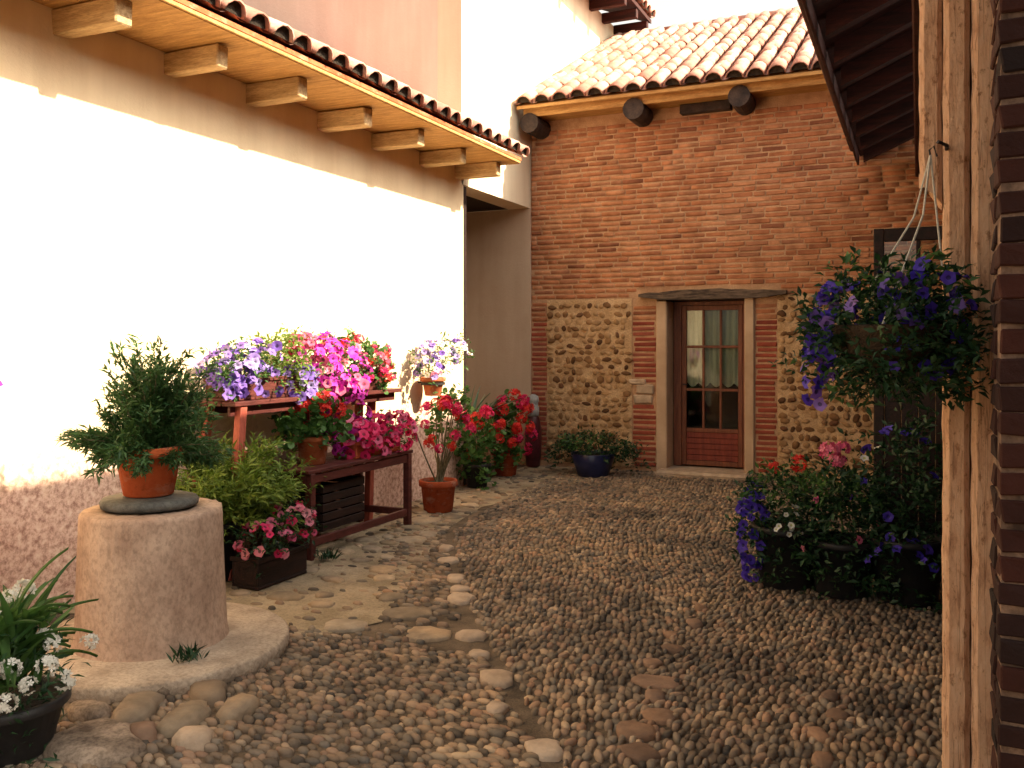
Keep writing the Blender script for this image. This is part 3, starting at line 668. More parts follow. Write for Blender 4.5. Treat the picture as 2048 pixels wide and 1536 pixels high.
tiled_roof(rr, (-.58, .3, EZ + .035), Vector((0, -1, 0)), Vector((1, 0, rs)), 1, .2, 1, .3, .3, 0) if False else None
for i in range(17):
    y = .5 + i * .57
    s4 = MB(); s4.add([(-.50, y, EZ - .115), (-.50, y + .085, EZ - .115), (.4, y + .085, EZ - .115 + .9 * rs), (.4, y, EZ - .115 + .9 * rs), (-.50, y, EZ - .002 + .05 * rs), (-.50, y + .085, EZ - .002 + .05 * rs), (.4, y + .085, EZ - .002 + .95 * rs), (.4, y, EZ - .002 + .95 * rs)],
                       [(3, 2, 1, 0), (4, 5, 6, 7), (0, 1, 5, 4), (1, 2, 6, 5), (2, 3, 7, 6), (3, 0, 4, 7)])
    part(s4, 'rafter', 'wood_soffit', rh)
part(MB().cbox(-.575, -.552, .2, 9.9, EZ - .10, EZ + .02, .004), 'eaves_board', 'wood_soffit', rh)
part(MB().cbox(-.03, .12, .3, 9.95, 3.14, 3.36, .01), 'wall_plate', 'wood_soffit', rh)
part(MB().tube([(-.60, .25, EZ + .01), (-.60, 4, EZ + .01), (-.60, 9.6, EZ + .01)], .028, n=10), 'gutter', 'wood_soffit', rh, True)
# pier of dark bricks, its face towards the yard entrance
PX, PY0, PY1 = .166, 2.30, 2.52
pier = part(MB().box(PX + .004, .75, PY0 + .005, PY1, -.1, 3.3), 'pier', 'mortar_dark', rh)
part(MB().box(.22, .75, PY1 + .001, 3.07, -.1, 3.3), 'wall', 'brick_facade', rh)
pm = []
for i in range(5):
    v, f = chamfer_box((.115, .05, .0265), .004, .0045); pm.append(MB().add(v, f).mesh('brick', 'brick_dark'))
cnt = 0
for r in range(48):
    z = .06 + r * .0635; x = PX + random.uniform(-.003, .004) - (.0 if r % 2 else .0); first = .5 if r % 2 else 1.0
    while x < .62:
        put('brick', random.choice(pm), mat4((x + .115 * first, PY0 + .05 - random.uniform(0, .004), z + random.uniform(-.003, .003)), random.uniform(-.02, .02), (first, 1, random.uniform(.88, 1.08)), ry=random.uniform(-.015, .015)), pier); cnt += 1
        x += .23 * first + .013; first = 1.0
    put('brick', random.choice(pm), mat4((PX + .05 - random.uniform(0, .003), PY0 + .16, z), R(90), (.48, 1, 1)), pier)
print('pier bricks', cnt)
# open door leaf: dark frame, small panes above, boards below
LY = 5.93
lf = MB()
lf.cbox(-.25, -.19, LY, LY + .045, .04, 2.16, .004); lf.cbox(.19, .25, LY, LY + .045, .04, 2.16, .004)
lf.cbox(-.189, .189, LY + .001, LY + .044, 2.08, 2.159, .004); lf.cbox(-.189, .189, LY + .001, LY + .044, 1.30, 1.37, .004); lf.cbox(-.189, .189, LY + .001, LY + .044, .041, .16, .004)
leaf = part(lf, 'door_leaf', 'wood_dark', rh)
leaf['label'] = 'dark door leaf standing open with small panes above boards'
sub(MB().cbox(-.012, .012, LY + .006, LY + .04, 1.371, 2.079, .003), 'glazing_bar', 'wood_dark', leaf); 
for a, b in ((-.189, -.013), (.013, .189)):
    sub(MB().cbox(a, b, LY + .007, LY + .039, 1.715, 1.740, .003), 'glazing_bar', 'wood_dark', leaf)
    for c_, d_ in ((1.371, 1.714), (1.741, 2.079)): sub(MB().box(a, b, LY + .02, LY + .024, c_, d_), 'pane', 'pane_glass', leaf)
for i in range(4): sub(MB().cbox(-.188 + i * .094, -.096 + i * .094, LY + .010, LY + .035, .161, 1.299, .004), 'board', 'wood_dark', leaf)

# porch post of two hewn timbers with a short brace
def hewn(x0, x1, y0, y1, z0, z1, seg, jit, cut=0.0):
    V = []; F = []; m = 8
    for i in range(seg + 1):
        t = i / seg; z = z0 + (z1 - z0) * t; jx, jy = (random.gauss(0, jit) for _ in range(2)); dx = [random.gauss(0, jit) for _ in range(2)]
        a, b = x0 + jx * .5 + dx[0], x1 + jx * .5 + dx[1]; c = min(.02, (b - a) * .22); ya, yb = y0 + jy, y1
        ring = [(a, ya + c), (a + c, ya), (b - c, ya), (b, ya + c), (b, yb - c), (b - c, yb), (a + c, yb), (a, yb - c)]
        for (x, y) in ring:
            zz = z
            if i == 0 and cut: zz = z + cut * (1 - (x - a) / (b - a))
            V.append((x, y, zz))
    for i in range(seg):
        for k in range(m): F.append((i * m + k, i * m + (k + 1) % m, (i + 1) * m + (k + 1) % m, (i + 1) * m + k))
    F.append(tuple(reversed(range(m)))); F.append(tuple(seg * m + k for k in range(m)))
    return MB().add(V, F)
tp = thing('timber_post', 'pale hewn timber porch post beside the dark brick pier on the right', 'post', (.13, 2.97, 0))
part(hewn(.066, .136, 2.90, 3.06, 0.0, 3.3, 60, .0011), 'timber', 'timber', tp)
part(hewn(.139, .212, 2.888, 3.06, 0.0, 3.3, 60, .0011), 'timber', 'timber', tp)
part(hewn(.002, .064, 2.92, 3.06, 1.86, 3.3, 26, .001, .10), 'brace', 'timber', tp)
part(MB().tube([(.075, 2.93, 2.02), (.075, 2.86, 2.02), (.050, 2.84, 2.03)], .0055, n=6), 'nail', 'iron', tp)
part(MB().tube([(.15, 2.91, 1.565), (.15, 2.85, 1.56), (.135, 2.835, 1.575)], .007, n=6), 'nail', 'iron', tp)

# ================================================================== plants
def leaf_tpl(l=1.0, w=.42, fold=.12, curl=.12):
    V = [(0, 0, 0), (l * .45, -w / 2, fold), (l * .45, 0, 0), (l * .45, w / 2, fold), (l, 0, -curl)]
    return np.array(V), [(0, 1, 2), (0, 2, 3), (1, 4, 2), (2, 4, 3)]
def round_tpl(n=7):
    V = [(0, 0, 0)]; F = []
    for k in range(n + 1):
        a = -math.pi * .9 + 1.8 * math.pi * k / n; V.append((.5 + .5 * math.cos(a), .52 * math.sin(a), .10 + .05 * (k % 2)))
    V.append((.5, 0, 0)); c = len(V) - 1
    for k in range(1, n + 1): F.append((c, k, k + 1))
    return np.array(V), F
LEAF = leaf_tpl(); NARROW = leaf_tpl(1, .22, .05, .15); ROUND = round_tpl(); NEEDLE = leaf_tpl(1, .16, .02, .1)
def frame_from(d, roll=0.0):
    d = Vector(d).normalized(); upv = Vector((0, 0, 1)) if abs(d.z) < .95 else Vector((0, 1, 0))
    s = upv.cross(d).normalized(); n = d.cross(s)
    return Matrix((d, s, n)).transposed().to_4x4() @ Matrix.Rotation(roll, 4, 'X')
def leaf_M(p, d, size, roll=None):
    roll = random.gauss(0, .7) if roll is None else roll
    return np.array(Matrix.Translation(p) @ frame_from(d, roll) @ Matrix.Diagonal((size, size, size, 1)))
def rnd_in(r):
    while True:
        p = Vector((random.uniform(-1, 1), random.uniform(-1, 1), random.uniform(-1, 1)))
        if p.length < 1: return Vector((p.x * r[0], p.y * r[1], p.z * r[2]))
def leaf_mass(root, blobs, n, size, m, tpl=LEAF, name='foliage', clump=9, outline=.3):
    """leaves on many small sprigs spread through the blobs (centre, radii), local to root"""
    ms = []; tot = sum(b[1][0] * b[1][1] * b[1][2] for b in blobs)
    for (c, r) in blobs:
        k = max(3, int(n / clump * (r[0] * r[1] * r[2]) / tot))
        for _ in range(k):
            q = rnd_in(r); l = Vector((q.x / r[0], q.y / r[1], q.z / r[2]))
            if l.length < .45 and random.random() < .6: q = Vector((q.x * 1.6, q.y * 1.6, q.z * 1.6)) if l.length < .5 else q
            q *= random.uniform(1 - outline * .3, 1 + outline)
            ax = (Vector(q) + Vector((0, 0, .6 * r[2]))).normalized() + Vector((random.gauss(0, .35), random.gauss(0, .35), random.gauss(0, .3)))
            for j in range(clump):
                t = j / clump; p = Vector(c) + q + ax.normalized() * (t - .3) * size * 2.2 + Vector([random.gauss(0, size * .35) for _ in range(3)])
                d = ax.normalized() * .5 + Vector((random.gauss(0, .7), random.gauss(0, .7), random.gauss(.05, .5)))
                ms.append(leaf_M(p, d, size * random.uniform(.6, 1.2)))
    return joined(name, tpl[0], tpl[1], ms, m, root)
def petunia_mesh(m):
    V = [(0, 0, -.5)]; F = []; n = 10
    for k in range(n): a = 2 * math.pi * k / n; V.append((.30 * math.cos(a), .30 * math.sin(a), -.06))
    for k in range(n):
        a = 2 * math.pi * k / n; r = 1.0 if k % 2 == 0 else .84; V.append((r * math.cos(a), r * math.sin(a), .14 * (1 if k % 2 else -1) + .10 * math.sin(k * 2.4) - .02))
    for k in range(n):
        k2 = (k + 1) % n; F += [(0, 1 + k, 1 + k2), (1 + k, 11 + k, 11 + k2, 1 + k2)]
    me_ = MB().add(V, F).mesh('flower', m, True); me_.materials.append(MATS[m + '_throat'])
    for i, p in enumerate(me_.polygons): p.material_index = 1 if i % 2 == 0 else 0
    return me_
def geranium_mesh(m, n=22, seed=1):
    r_ = random.Random(seed); mb = MB()
    for i in range(n):
        a = r_.uniform(0, 2 * math.pi); z = r_.uniform(-.35, 1); rr = math.sqrt(max(0, 1 - z * z)); d = Vector((rr * math.cos(a), rr * math.sin(a), z))
        M = Matrix.Translation(d * r_.uniform(.72, .95)) @ d.to_track_quat('Z', 'Y').to_matrix().to_4x4() @ Matrix.Rotation(r_.uniform(0, 6), 4, 'Z')
        V = [(0, 0, -.05)]; F = []; s = r_.uniform(.34, .46)
        for k in range(5):
            b = 2 * math.pi * k / 5
            V += [(s * .75 * math.cos(b - .5), s * .75 * math.sin(b - .5), .03), (s * 1.05 * math.cos(b), s * 1.05 * math.sin(b), .10), (s * .75 * math.cos(b + .5), s * .75 * math.sin(b + .5), .03)]
            F.append((0, 1 + k * 3, 2 + k * 3, 3 + k * 3))
        mb.add([tuple(M @ Vector(p)) for p in V], F)
    return mb.mesh('flower_head', m)
PET = {k: petunia_mesh('petal_' + k) for k in ('violet', 'blue_violet', 'lilac', 'magenta', 'crimson', 'pink', 'rose', 'white', 'yellow')}
GER = {k: [geranium_mesh('petal_' + k, 22, s) for s in (1, 2)] for k in ('red', 'crimson', 'pink', 'rose', 'white', 'magenta')}
FRONT = Vector((.45, -.80, .35))
def flowers(root, blobs, n, col, size, kind='petunia', low=-.4, spread=.15):
    """n flowers over the outside of the blobs, each an object of its own, facing out"""
    wts = [b[1][0] * b[1][2] for b in blobs]
    for i in range(n):
        c, r = random.choices(blobs, wts)[0]
        while True:
            d = Vector((random.gauss(0, 1), random.gauss(0, 1), random.gauss(0, 1))).normalized()
            if d.z > low and d.dot(FRONT) > -.45: break
        p = Vector(c) + Vector((d.x * r[0], d.y * r[1], d.z * r[2])) * random.uniform(1.0 - spread, 1.08)
        k = random.choice(col) if isinstance(col, (list, tuple)) else col
        me_ = PET[k] if kind == 'petunia' else random.choice(GER[k])
        f = d * .7 + Vector((random.gauss(0, .35), random.gauss(0, .35), random.gauss(.15, .3))) + FRONT * .25
        s = size * random.uniform(.75, 1.2)
        o = link('flower' if kind == 'petunia' else 'flower_head', me_, root)
        o.matrix_local = Matrix.Translation(p) @ f.to_track_quat('Z', 'Y').to_matrix().to_4x4() @ Matrix.Rotation(random.uniform(0, 6), 4, 'Z') @ Matrix.Diagonal((s, s, s, 1))
def pot(root, r0, r1, h, m='terracotta', z0=0.0, rim=.035, name='pot', rimr=.014, soil=True, cx=0, cy=0):
    th_ = .012
    prof = [(r0 * .2, z0 + .001), (r0 - .006, z0), (r0, z0 + .006)]
    if rim: prof += [(r1 - .006, z0 + h - rim - .004), (r1 + rimr - .004, z0 + h - rim), (r1 + rimr, z0 + h - rim + .006), (r1 + rimr, z0 + h - .006), (r1 + rimr - .005, z0 + h)]
    else: prof += [(r1, z0 + h - .004), (r1 - .004, z0 + h)]
    prof += [(r1 - th_, z0 + h), (r1 - th_ - .004, z0 + h - .05)]
    MB().lathe(prof, 36, cx, cy, cap0=True).build(name, m, root, True)
    if soil: MB().lathe([(r1 - th_ - .003, z0 + h - .028), (r1 * .5, z0 + h - .018), (.004, z0 + h - .014)], 20, cx, cy, cap1=True).build('soil', 'soil', root)
def trough(root, lx, ly, h, m, name='trough'):
    """long planter along local y"""
    t = .015; o = MB()
    o.cbox(-lx / 2, lx / 2, -ly / 2, ly / 2, 0, .02, .004); o.cbox(-lx / 2, -lx / 2 + t, -ly / 2, ly / 2, .021, h, .004); o.cbox(lx / 2 - t, lx / 2, -ly / 2, ly / 2, .021, h, .004)
    o.cbox(-lx / 2 + t, lx / 2 - t, -ly / 2, -ly / 2 + t, .021, h - .002, .004); o.cbox(-lx / 2 + t, lx / 2 - t, ly / 2 - t, ly / 2, .021, h - .002, .004)
    o.cbox(-lx / 2 - .010, lx / 2 + .010, -ly / 2 - .010, -ly / 2 + .012, h - .022, h + .004, .003); o.cbox(lx / 2 - .004, lx / 2 + .012, -ly / 2 - .009, ly / 2 + .009, h - .022, h + .005, .003)
    o.build(name, m, root)
    MB().box(-lx / 2 + t, lx / 2 - t, -ly / 2 + t, ly / 2 - t, .03, h - .02).build('soil', 'soil', root)
def stems(root, base, tips, r=.005, m='stem_green', name='stem', sag=.0):
    for t in tips:
        b = Vector(base) + Vector((random.gauss(0, .015), random.gauss(0, .015), 0)); t = Vector(t); mid = b.lerp(t, .5) + Vector((random.gauss(0, .02), random.gauss(0, .02), sag))
        MB().tube([b, b.lerp(mid, .6), mid, mid.lerp(t, .6), t], r, r * .6, 5).build(name, m, root)

# ---- the well, its lid stone and the potted conifer
wl_ = thing('well', 'low round rendered well curb standing on a circular concrete base', 'well', (WELL[0], WELL[1], 0))
MB().lathe([(.10, -.05), (.615, -.05), (.628, .02), (.625, .055), (.612, .066), (.30, .072)], 64, wob=.006).build('base', 'concrete_base', wl_, True)
prof = [(.352, .06), (.340, .09), (.332, .20), (.326, .36), (.320, .52), (.317, .655), (.312, .674), (.300, .682), (.25, .684), (.19, .684), (.185, .62), (.185, .2)]
dm = MB().lathe(prof, 64, wob=.006)
dm.v = [(x + random.gauss(0, .0012), y + random.gauss(0, .0012), z + random.gauss(0, .002)) for (x, y, z) in dm.v]
dm.build('drum', 'concrete', wl_, True)
lid = MB().lathe([(.02, 0.0), (.195, 0.0), (.222, .014), (.226, .032), (.214, .048), (.10, .056), (.01, .058)], 40, sx=1.0, sy=.95, wob=.035, cap1=True).build('lid_stone', 'slate', None, True)
lid.location = (-3.31, 3.17, .685); tag(lid, 'flat dark round stone lying on top of the well', 'stone slab')
cp = thing('potted_conifer', 'bushy dark green shrub in a terracotta pot on the well', 'potted plant', (-3.315, 3.17, .744))
pot(cp, .112, .150, .230, 'terracotta_bright', rim=.045)
def arching(root, base, n, length, m, tpl, lsize, per, spread=1.0, droop=.3, name='foliage', wood='stem', low=.05):
    ms = []; sb = MB()
    for i in range(n):
        az = random.uniform(0, 2 * math.pi); el = random.uniform(low, 1.45); L = length * random.uniform(.6, 1.1) * (.75 + .35 * math.sin(el))
        d = Vector((math.cos(az) * math.cos(el) * spread, math.sin(az) * math.cos(el) * spread, math.sin(el))); p = Vector(base); pts_ = [p.copy()]
        for s in range(8):
            p = p + d.normalized() * (L / 8); d = d + Vector((random.gauss(0, .10), random.gauss(0, .10), -droop * .16 * (1 if el < 1.0 else .4))); pts_.append(p.copy())
        sb.tube(pts_, .006, .002, 4)
        for s in range(2, 9):
            for k in range(per):
                q = pts_[s - 1].lerp(pts_[s], random.random()); dirv = (pts_[s] - pts_[s - 1]).normalized() * .8 + Vector((random.gauss(0, .7), random.gauss(0, .7), random.gauss(.1, .55)))
                ms.append(leaf_M(q + Vector([random.gauss(0, .012) for _ in range(3)]), dirv, lsize * random.uniform(.6, 1.3)))
    o = sb.build('branches', wood, root); o['kind'] = 'stuff'
    joined(name, tpl[0], tpl[1], ms, m, root)
arching(cp, (0, 0, .18), 105, .40, 'leaf_conifer', NARROW, .048, 26, .95, .45); arching(cp, (.02, 0, .2), 16, .48, 'leaf_conifer', NARROW, .048, 28, .6, .2, low=1.0)

# ---- upper stand along the wall with its petunias
us = thing('flower_stand', 'tall plank stand with red legs against the white wall holding petunia troughs', 'plant stand', (-4.03, 5.5, 0))
for i in range(3): MB().cbox(-.17 + i * .115, -.06 + i * .115, -1.12, .86, 1.065, 1.095, .004).build('plank', 'wood_maroon', us)
for y, s in ((-1.02, 1), (.70, -.2), (-.02, -.2)):
    for x in ((-.13, .13) if y < -.5 else (-.14, -.02)):
        M = Matrix.Translation((x, y, 1.064)) @ Matrix.Rotation(R(-9 * s), 4, 'X') @ Matrix.Rotation(R(3 if x < 0 else -3), 4, 'Y')
        MB().cbox(-.026, .026, -.03, .03, -1.07, 0, .004, M=M).build('leg', 'wood_red', us)
    MB().cbox(-.145, .145 if y < -.5 else -.02, y - .02 + .05 * s, y + .02 + .05 * s, .72, .77, .004).build('brace', 'wood_red', us)
for x in (-.15, .10): MB().cbox(x - .012, x + .012, -1.1, .84, 1.0, 1.064, .004).build('apron', 'wood_maroon', us)
G1 = 'troughs of flowers on the tall stand'
def planted_trough(label, y, ly, m, x=-4.02, z=1.096, h=.14, lx=.20):
    t = thing('flower_trough', label, 'flower trough', (x, y, z), G1); trough(t, lx, ly, h, m); return t
t = planted_trough('trough of purple petunias at the near end of the tall stand', 4.63, .46, 'wood_maroon')
B = [((0, -.14, .20), (.17, .20, .14)), ((.02, .12, .24), (.16, .20, .15)), ((.06, -.24, .12), (.10, .10, .14)), ((.10, .0, .10), (.08, .26, .12))]
leaf_mass(t, B, 1100, .038, 'leaf_green'); flowers(t, B, 120, ['violet', 'violet', 'violet', 'lilac'], .036, low=-.7)
t = planted_trough('trough of pale green leaves and lilac blue petunias on the tall stand', 5.02, .30, 'wood_maroon')
B = [((.0, .0, .26), (.17, .22, .16)), ((.10, .08, .08), (.11, .15, .15))]
leaf_mass(t, B, 1500, .045, 'leaf_lime'); flowers(t, [B[1]], 55, ['lilac', 'violet', 'violet'], .038, low=-.8)
t = planted_trough('trough of magenta flowers cascading from the tall stand in a bright curtain', 5.46, .56, 'wood_maroon')
B = [((.02, -.10, .26), (.18, .24, .20)), ((.10, .10, .12), (.17, .30, .26)), ((.15, .10, -.12), (.13, .28, .24)), ((.16, .14, -.30), (.10, .22, .16))]
leaf_mass(t, B, 800, .036, 'leaf_green'); flowers(t, B, 250, ['magenta', 'magenta', 'magenta', 'magenta', 'pink'], .043, low=-.9); flowers(t, [((0, -.20, .30), (.12, .10, .12))], 34, ['crimson', 'pink'], .036)
flowers(t, [((.05, -.02, .40), (.05, .06, .05))], 5, 'yellow', .03)
t = planted_trough('trough of red flowering geraniums at the far end of the tall stand', 5.98, .44, 'wood_maroon')
B = [((.02, .02, .26), (.17, .24, .17)), ((.08, .12, .12), (.12, .18, .12))]
leaf_mass(t, B, 700, .042, 'leaf_geranium', ROUND); flowers(t, B, 40, ['red', 'crimson', 'rose', 'pink'], .040, 'geranium')

# ---- low dark table with pots
lt = thing('low_table', 'low dark red wooden table under the tall flower stand', 'table', (-3.95, 5.58, 0))
for i in range(4): MB().cbox(-.26 + i * .13, -.135 + i * .13, -.68, .68, .585, .61, .004).build('plank', 'wood_maroon', lt)
for x in (-.23, .23):
    for y in (-.63, .63): MB().cbox(x - .026, x + .026, y - .026, y + .026, 0.0, .584, .004).build('leg', 'wood_maroon', lt)
    MB().cbox(x - .012, x + .012, -.603, .603, .515, .575, .004).build('apron', 'wood_maroon', lt)
    MB().cbox(x - .015, x + .015, -.603, .603, .09, .145, .004).build('stretcher', 'wood_maroon', lt)
for y in (-.63, .63):
    MB().cbox(-.203, .203, y - .015, y + .015, .515, .575, .004).build('apron', 'wood_maroon', lt); MB().cbox(-.203, .203, y - .015, y + .015, .09, .145, .004).build('stretcher', 'wood_maroon', lt)
cr = thing('slatted_crate', 'dark slatted wooden crate stored under the low table', 'crate', (-3.97, 5.42, .146))
for i in range(5):
    for x in (-.19, .19): MB().cbox(x - .008, x + .008, -.26, .26, .005 + i * .066, .060 + i * .066, .003).build('slat', 'wood_dark', cr)
    for y in (-.252, .252): MB().cbox(-.181, .181, y - .008, y + .008, .005 + i * .066, .060 + i * .066, .003).build('slat', 'wood_dark', cr)
MB().box(-.18, .18, -.243, .243, .0, .012).build('bottom', 'wood_dark', cr)
t = thing('potted_geranium', 'red geranium in a terracotta pot on the low table', 'potted plant', (-3.90, 5.22, .611)); pot(t, .085, .115, .20)
B = [((0, -.02, .31), (.19, .20, .15)), ((-.05, -.16, .24), (.10, .10, .11))]
leaf_mass(t, B, 700, .050, 'leaf_geranium', ROUND); flowers(t, [((.02, .02, .36), (.17, .19, .12))], 17, 'red', .050, 'geranium', low=-.1)
t = thing('flower_trough', 'trough of crimson petunias spilling over the low table edge', 'flower trough', (-3.86, 5.86, .611)); trough(t, .20, .62, .12, 'terracotta_deep')
B = [((.06, -.14, .12), (.14, .22, .16)), ((.06, .16, .13), (.15, .24, .18)), ((.10, .30, .16), (.12, .16, .16)), ((.14, .04, .05), (.05, .32, .09))]
leaf_mass(t, B, 500, .036, 'leaf_green'); flowers(t, B, 150, ['crimson', 'crimson', 'crimson', 'pink'], .042, low=-.8)

# ---- bush and pink begonias between well and table
t = thing('potted_bush', 'bushy yellow green plant standing between the well and the table', 'potted plant', (-3.98, 4.30, 0.01)); pot(t, .15, .20, .36, 'black_plastic')
arching(t, (.03, .06, .33), 110, .54, 'leaf_lime', NARROW, .075, 12, 1.15, .5, wood='stem_green'); leaf_mass(t, [((.12, .10, .54), (.28, .52, .26))], 1800, .06, 'leaf_lime', NARROW)
t = thing('flower_trough', 'dark trough of trailing pink flowers at the near end of the low table', 'flower trough', (-3.62, 4.42, 0.01)); trough(t, .20, .46, .18, 'wood_dark')
B = [((.05, -.12, .25), (.15, .17, .14)), ((.05, .14, .32), (.15, .17, .15))]
leaf_mass(t, B, 700, .040, 'leaf_dark'); flowers(t, B, 70, ['rose', 'pink', 'crimson'], .032, low=-.5)

# ---- right of the table
t = thing('potted_geranium', 'leggy red geranium in a deep terracotta pot right of the table', 'potted plant', (-3.80, 6.86, 0.01)); pot(t, .125, .155, .27, 'terracotta_deep', rim=.05)
tips = [Vector((random.uniform(-.2, .22), random.uniform(-.25, .25), random.uniform(.62, 1.0))) for _ in range(15)]
stems(t, (0, 0, .24), tips, .008, 'stem')
Bs = [((p.x, p.y, p.z), (.09, .09, .07)) for p in tips]
leaf_mass(t, Bs, 520, .046, 'leaf_geranium', ROUND); flowers(t, [((0, 0, .74), (.26, .30, .24))], 24, ['red', 'crimson', 'crimson'], .050, 'geranium', low=-.7)
t = thing('wall_pot', 'terracotta pot of pale purple petunias fixed to the white wall', 'wall pot', (-4.11, 7.32, .98)); pot(t, .075, .105, .17)
MB().tube([(-.159, 0, .12), (-.12, 0, .12), (-.122, .03, .12)], .007, n=6).build('bracket', 'iron', t)
MB().lathe([(.104, .10), (.112, .10), (.112, .125), (.104, .125), (.104, .10)], 30).build('ring', 'iron', t)
B = [((.02, .0, .34), (.16, .26, .18)), ((.04, .30, .37), (.15, .26, .16)), ((.05, -.18, .26), (.11, .12, .17))]
leaf_mass(t, B, 620, .040, 'leaf_green'); flowers(t, B, 100, ['lilac', 'violet', 'white', 'lilac'], .034, low=-.5); flowers(t, [((.06, .02, .16), (.08, .14, .07))], 9, 'rose', .032)
ag = thing('potted_agave', 'pale green spiky agave in a pot by the passage corner', 'potted plant', (-4.42, 8.62, 0.01)); pot(ag, .14, .19, .36, 'terracotta')
def blade(L, w, bend, m=9):
    V = []; F = []
    for i in range(m + 1):
        t_ = i / m; ww = w * (.7 + 1.2 * t_ * (1 - t_) * 1.6) * (1 - t_ ** 3); z = L * t_ * math.cos(bend * t_); x = L * t_ * math.sin(bend * t_)
        V += [(x, -ww / 2, z + .0), (x + .012 * (1 - t_), 0, z - .01), (x, ww / 2, z)]
    for i in range(m):
        a = i * 3; F += [(a, a + 1, a + 4, a + 3), (a + 1, a + 2, a + 5, a + 4)]
    return V, F
for i in range(26):
    V, F = blade(random.uniform(.50, .85), .045, random.uniform(.05, .75)); o = MB().add(V, F).build('leaf', 'leaf_agave', ag, True)
    o.location = (random.gauss(0, .02), random.gauss(0, .02), .32); o.rotation_euler = (0, random.uniform(.02, .5), random.uniform(0, 6.28))
t = thing('potted_geranium', 'scarlet geranium in the pot nearest the passage wall', 'potted plant', (-4.16, 9.05, 0.01)); pot(t, .11, .15, .26, 'terracotta_deep')
B = [((0, 0, .55), (.20, .20, .24)), ((.05, -.10, .20), (.19, .15, .19))]; leaf_mass(t, B, 620, .06, 'leaf_geranium', ROUND); flowers(t, [((0.02, .02, .56), (.28, .28, .36))], 22, ['crimson', 'red'], .068, 'geranium', low=-.9)
t = thing('potted_geranium', 'small red geranium in a dark pot in front of the spiky agave', 'potted plant', (-4.08, 8.18, 0.01)); pot(t, .10, .13, .24, 'black_plastic')
stems(t, (0, 0, .22), [(random.uniform(-.15, .15), random.uniform(-.15, .15), random.uniform(.5, .75)) for _ in range(8)], .006)
B = [((0, 0, .50), (.22, .22, .22)), ((.05, -.08, .20), (.18, .14, .18))]; leaf_mass(t, B, 560, .055, 'leaf_geranium', ROUND); flowers(t, [((0, 0, .58), (.24, .24, .22))], 13, ['crimson', 'red'], .06, 'geranium', low=-.4)

# ---- by the back wall
t = thing('planted_bowl', 'dark blue glazed bowl of low green leaves by the stone wall', 'potted plant', (-3.27, 9.42, 0.01)); pot(t, .17, .25, .25, 'blue_glaze', rim=0)
B = [((0, 0, .32), (.40, .26, .13)), ((-.30, .08, .22), (.24, .20, .16)), ((.34, .08, .22), (.22, .18, .14))]
leaf_mass(t, B, 1700, .055, 'leaf_dark'); leaf_mass(t, [((-.08, -.1, .36), (.26, .2, .11))], 250, .05, 'leaf_green', name='young_leaves')
jr = thing('lidded_jar', 'slim dark maroon jar with pale grey cap against the brick corner', 'jar', (-4.15, 9.80, 0.01))
MB().lathe([(.06, 0), (.085, .02), (.10, .25), (.098, .45), (.075, .58), (.06, .60)], 28, cap0=True).build('jar_body', 'maroon_glaze', jr, True)
MB().lathe([(.058, .60), (.070, .61), (.072, .70), (.060, .72), (.060, .76), (.068, .77), (.066, .83), (.02, .86), (.004, .86)], 28, cap1=True).build('cap', 'grey_metal', jr, True)

# ---- right-hand plants at the foot of the open door, leaves coloured darker for the shade
t = thing('planted_tub', 'tub of blue petunias hanging to the ground, leftmost of the dark tubs', 'planted tub', (-.72, 5.62, 0.01), 'tubs by the open door leaf'); pot(t, .16, .20, .36, 'black_plastic')
B = [((0, 0, .46), (.26, .24, .20)), ((-.18, -.10, .30), (.10, .14, .30)), ((.02, -.20, .20), (.20, .07, .20))]
leaf_mass(t, B, 1700, .048, 'leaf_dark'); leaf_mass(t, [((0.02, -.06, .60), (.22, .18, .10))], 380, .045, 'leaf_green', name='young_leaves')
flowers(t, [((-.19, -.06, .30), (.08, .16, .30))], 60, 'blue_violet', .033, low=-1); flowers(t, [((.02, -.14, .40), (.14, .12, .12))], 12, 'white', .022, low=-.5); flowers(t, [((-.02, .0, .72), (.08, .08, .06))], 2, 'red', .05, 'geranium')
t = thing('planted_tub', 'tub with one large pink geranium head, in the middle of the dark tubs', 'planted tub', (-.40, 5.55, 0.01), 'tubs by the open door leaf'); pot(t, .15, .19, .32, 'black_plastic')
B = [((0, 0, .46), (.26, .26, .26)), ((.0, -.19, .18), (.24, .09, .18))]
leaf_mass(t, B, 1900, .052, 'leaf_dark'); leaf_mass(t, [((-.04, -.1, .60), (.2, .16, .10))], 200, .05, 'leaf_green', name='young_leaves')
for p, s in (((-.06, -.12, .83), .062), ((-.02, -.13, .78), .05), ((.01, -.10, .85), .045)):
    o = link('flower_head', GER['pink'][0], t); o.matrix_local = Matrix.Translation(p) @ Matrix.Rotation(random.random() * 3, 4, 'Z') @ Matrix.Diagonal((s, s, s, 1))
stems(t, (0, 0, .4), [(-.05, -.11, .78)], .006)
flowers(t, [((0, -.1, .30), (.24, .2, .3))], 7, ['rose', 'pink'], .026, low=-.7)
t = thing('planted_tub', 'tub of dark leaves and deep blue flowers, rightmost beside the post', 'planted tub', (-.06, 5.55, 0.01), 'tubs by the open door leaf'); pot(t, .16, .20, .36, 'black_plastic')
B = [((0, 0, .58), (.28, .24, .42)), ((.02, -.20, .20), (.24, .09, .20))]
leaf_mass(t, B, 2000, .052, 'leaf_dark'); flowers(t, B, 30, 'blue_violet', .034, low=-.8); flowers(t, B, 4, 'white', .022)

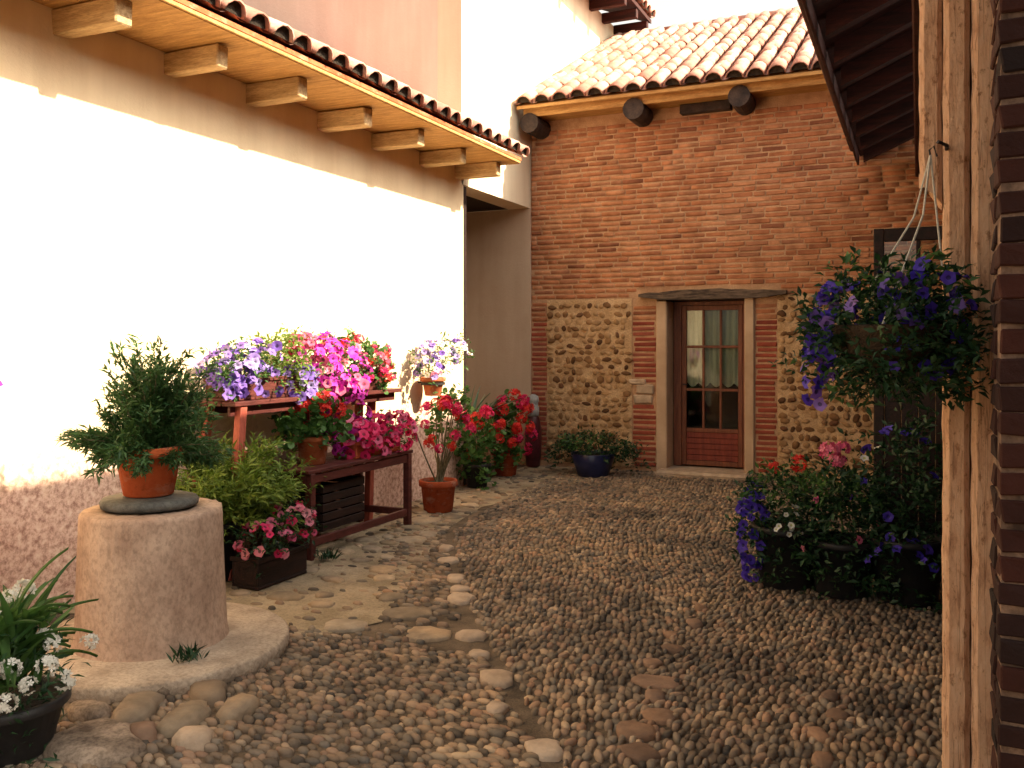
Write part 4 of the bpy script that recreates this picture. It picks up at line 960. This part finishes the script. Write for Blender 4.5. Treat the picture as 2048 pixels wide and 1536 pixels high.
# ---- hanging basket on the post
hb = thing('hanging_basket', 'hanging basket of violet petunias on cords from the timber post', 'hanging basket', (-.070, 2.715, 1.385)); hb.scale = (.86, .86, .86)
MB().lathe([(.005, -.02), (.09, -.01), (.15, .045), (.185, .12), (.192, .135), (.180, .14), (.14, .06), (.05, .015)], 30, wob=.012).build('basket', 'basket', hb, True)
MB().lathe([(.18, .12), (.05, .125), (.003, .13)], 20, cap1=True).build('soil', 'soil', hb)
for a in (0.4, 2.5, 4.6): MB().tube([(.185 * math.cos(a), .185 * math.sin(a), .13), (.10 + .04 * math.cos(a), .10 + .03 * math.sin(a), .5), (.118, .144, .707)], .0035, n=5).build('cord', 'cord', hb)
MB().tube([(.118, .144, .702), (.115, .144, .724), (.128, .145, .737), (.138, .15, .702)], .0035, n=5).build('hook', 'iron', hb)
B = [((0, 0, .20), (.22, .20, .12)), ((.06, .0, .06), (.19, .17, .14)), ((-.17, -.02, .10), (.09, .12, .13)), ((-.235, -.0, -.02), (.035, .06, .12)), ((.10, -.02, .26), (.14, .14, .08))]
leaf_mass(hb, B[:3] + [((.0, -.03, .05), (.245, .235, .13)), ((.02, -.14, .05), (.20, .09, .10))], 4200, .040, 'leaf_dark'); leaf_mass(hb, [((.02, -.02, .27), (.19, .17, .06)), ((-.17, -.02, .06), (.06, .08, .14))], 420, .040, 'leaf_green', name='young_leaves')
flowers(hb, [B[0], B[2], B[3]], 46, ['blue_violet', 'blue_violet', 'violet'], .028, low=-.6); flowers(hb, [B[3], B[2]], 34, ['violet', 'blue_violet'], .028, low=-1)
flowers(hb, [B[4], B[1]], 30, 'blue_violet', .028, low=-.6)

# ---- left foreground and edge
t = thing('potted_oleander', 'white flowering plant in a black pot at the near left corner', 'potted plant', (-2.94, 2.17, 0.01)); pot(t, .14, .19, .20, 'black_plastic')
for i in range(90):
    V, F = blade(random.uniform(.18, .36), .032, random.uniform(.1, .9)); o = MB().add(V, F).build('leaf', 'leaf_green', t, True)
    o.location = (random.gauss(0, .04), random.gauss(0, .04), .20 + random.uniform(0, .24)); o.rotation_euler = (0, random.uniform(.05, .95), random.uniform(0, 6.28))
leaf_mass(t, [((0, 0, .28), (.22, .22, .16)), ((.06, -.04, .08), (.2, .2, .1))], 700, .055, 'leaf_dark', NARROW)
flowers(t, [((.02, .02, .42), (.20, .22, .14)), ((.06, .02, .28), (.20, .24, .12))], 24, 'white', .032, 'geranium', low=-.7)
t = thing('wall_pot', 'wall pot with one magenta bloom showing at the left picture edge', 'wall pot', (-4.10, 2.70, 1.02)); pot(t, .075, .105, .16)
MB().tube([(-.169, 0, .12), (-.11, 0, .12), (-.112, .03, .12)], .007, n=6).build('bracket', 'iron', t)
B = [((0, -.02, .24), (.14, .14, .12))]; leaf_mass(t, B, 250, .04, 'leaf_green'); flowers(t, B, 14, 'magenta', .034)
for p, s in (((.03, .235, .24), .040), ((.03, .22, .21), .034), ((.03, .21, .15), .03)):
    o = link('flower', PET['magenta'], t); o.matrix_local = Matrix.Translation(p) @ FRONT.to_track_quat('Z', 'Y').to_matrix().to_4x4() @ Matrix.Diagonal((s, s, s, 1))
stems(t, (0, .04, .2), [(.03, .23, .23)], .004)

# ---- weeds
for label, x, y, n, L in (('tuft of weeds at the foot of the well curb', -2.93, 3.02, 22, .075), ('tuft of grass growing beside the low table leg', -3.60, 4.98, 30, .07)):
    t = thing('weed_tuft', label, 'weed', (x, y, .065 if y == 3.02 else .02), 'weeds between the stones'); ms = []
    for i in range(n * 3): ms.append(leaf_M(Vector((random.gauss(0, .03), random.gauss(0, .03), 0)), Vector((random.gauss(0, .6), random.gauss(0, .6), 1)), L * random.uniform(.5, 1.2)))
    joined('blades', NEEDLE[0], NEEDLE[1], ms, 'leaf_dark', t)
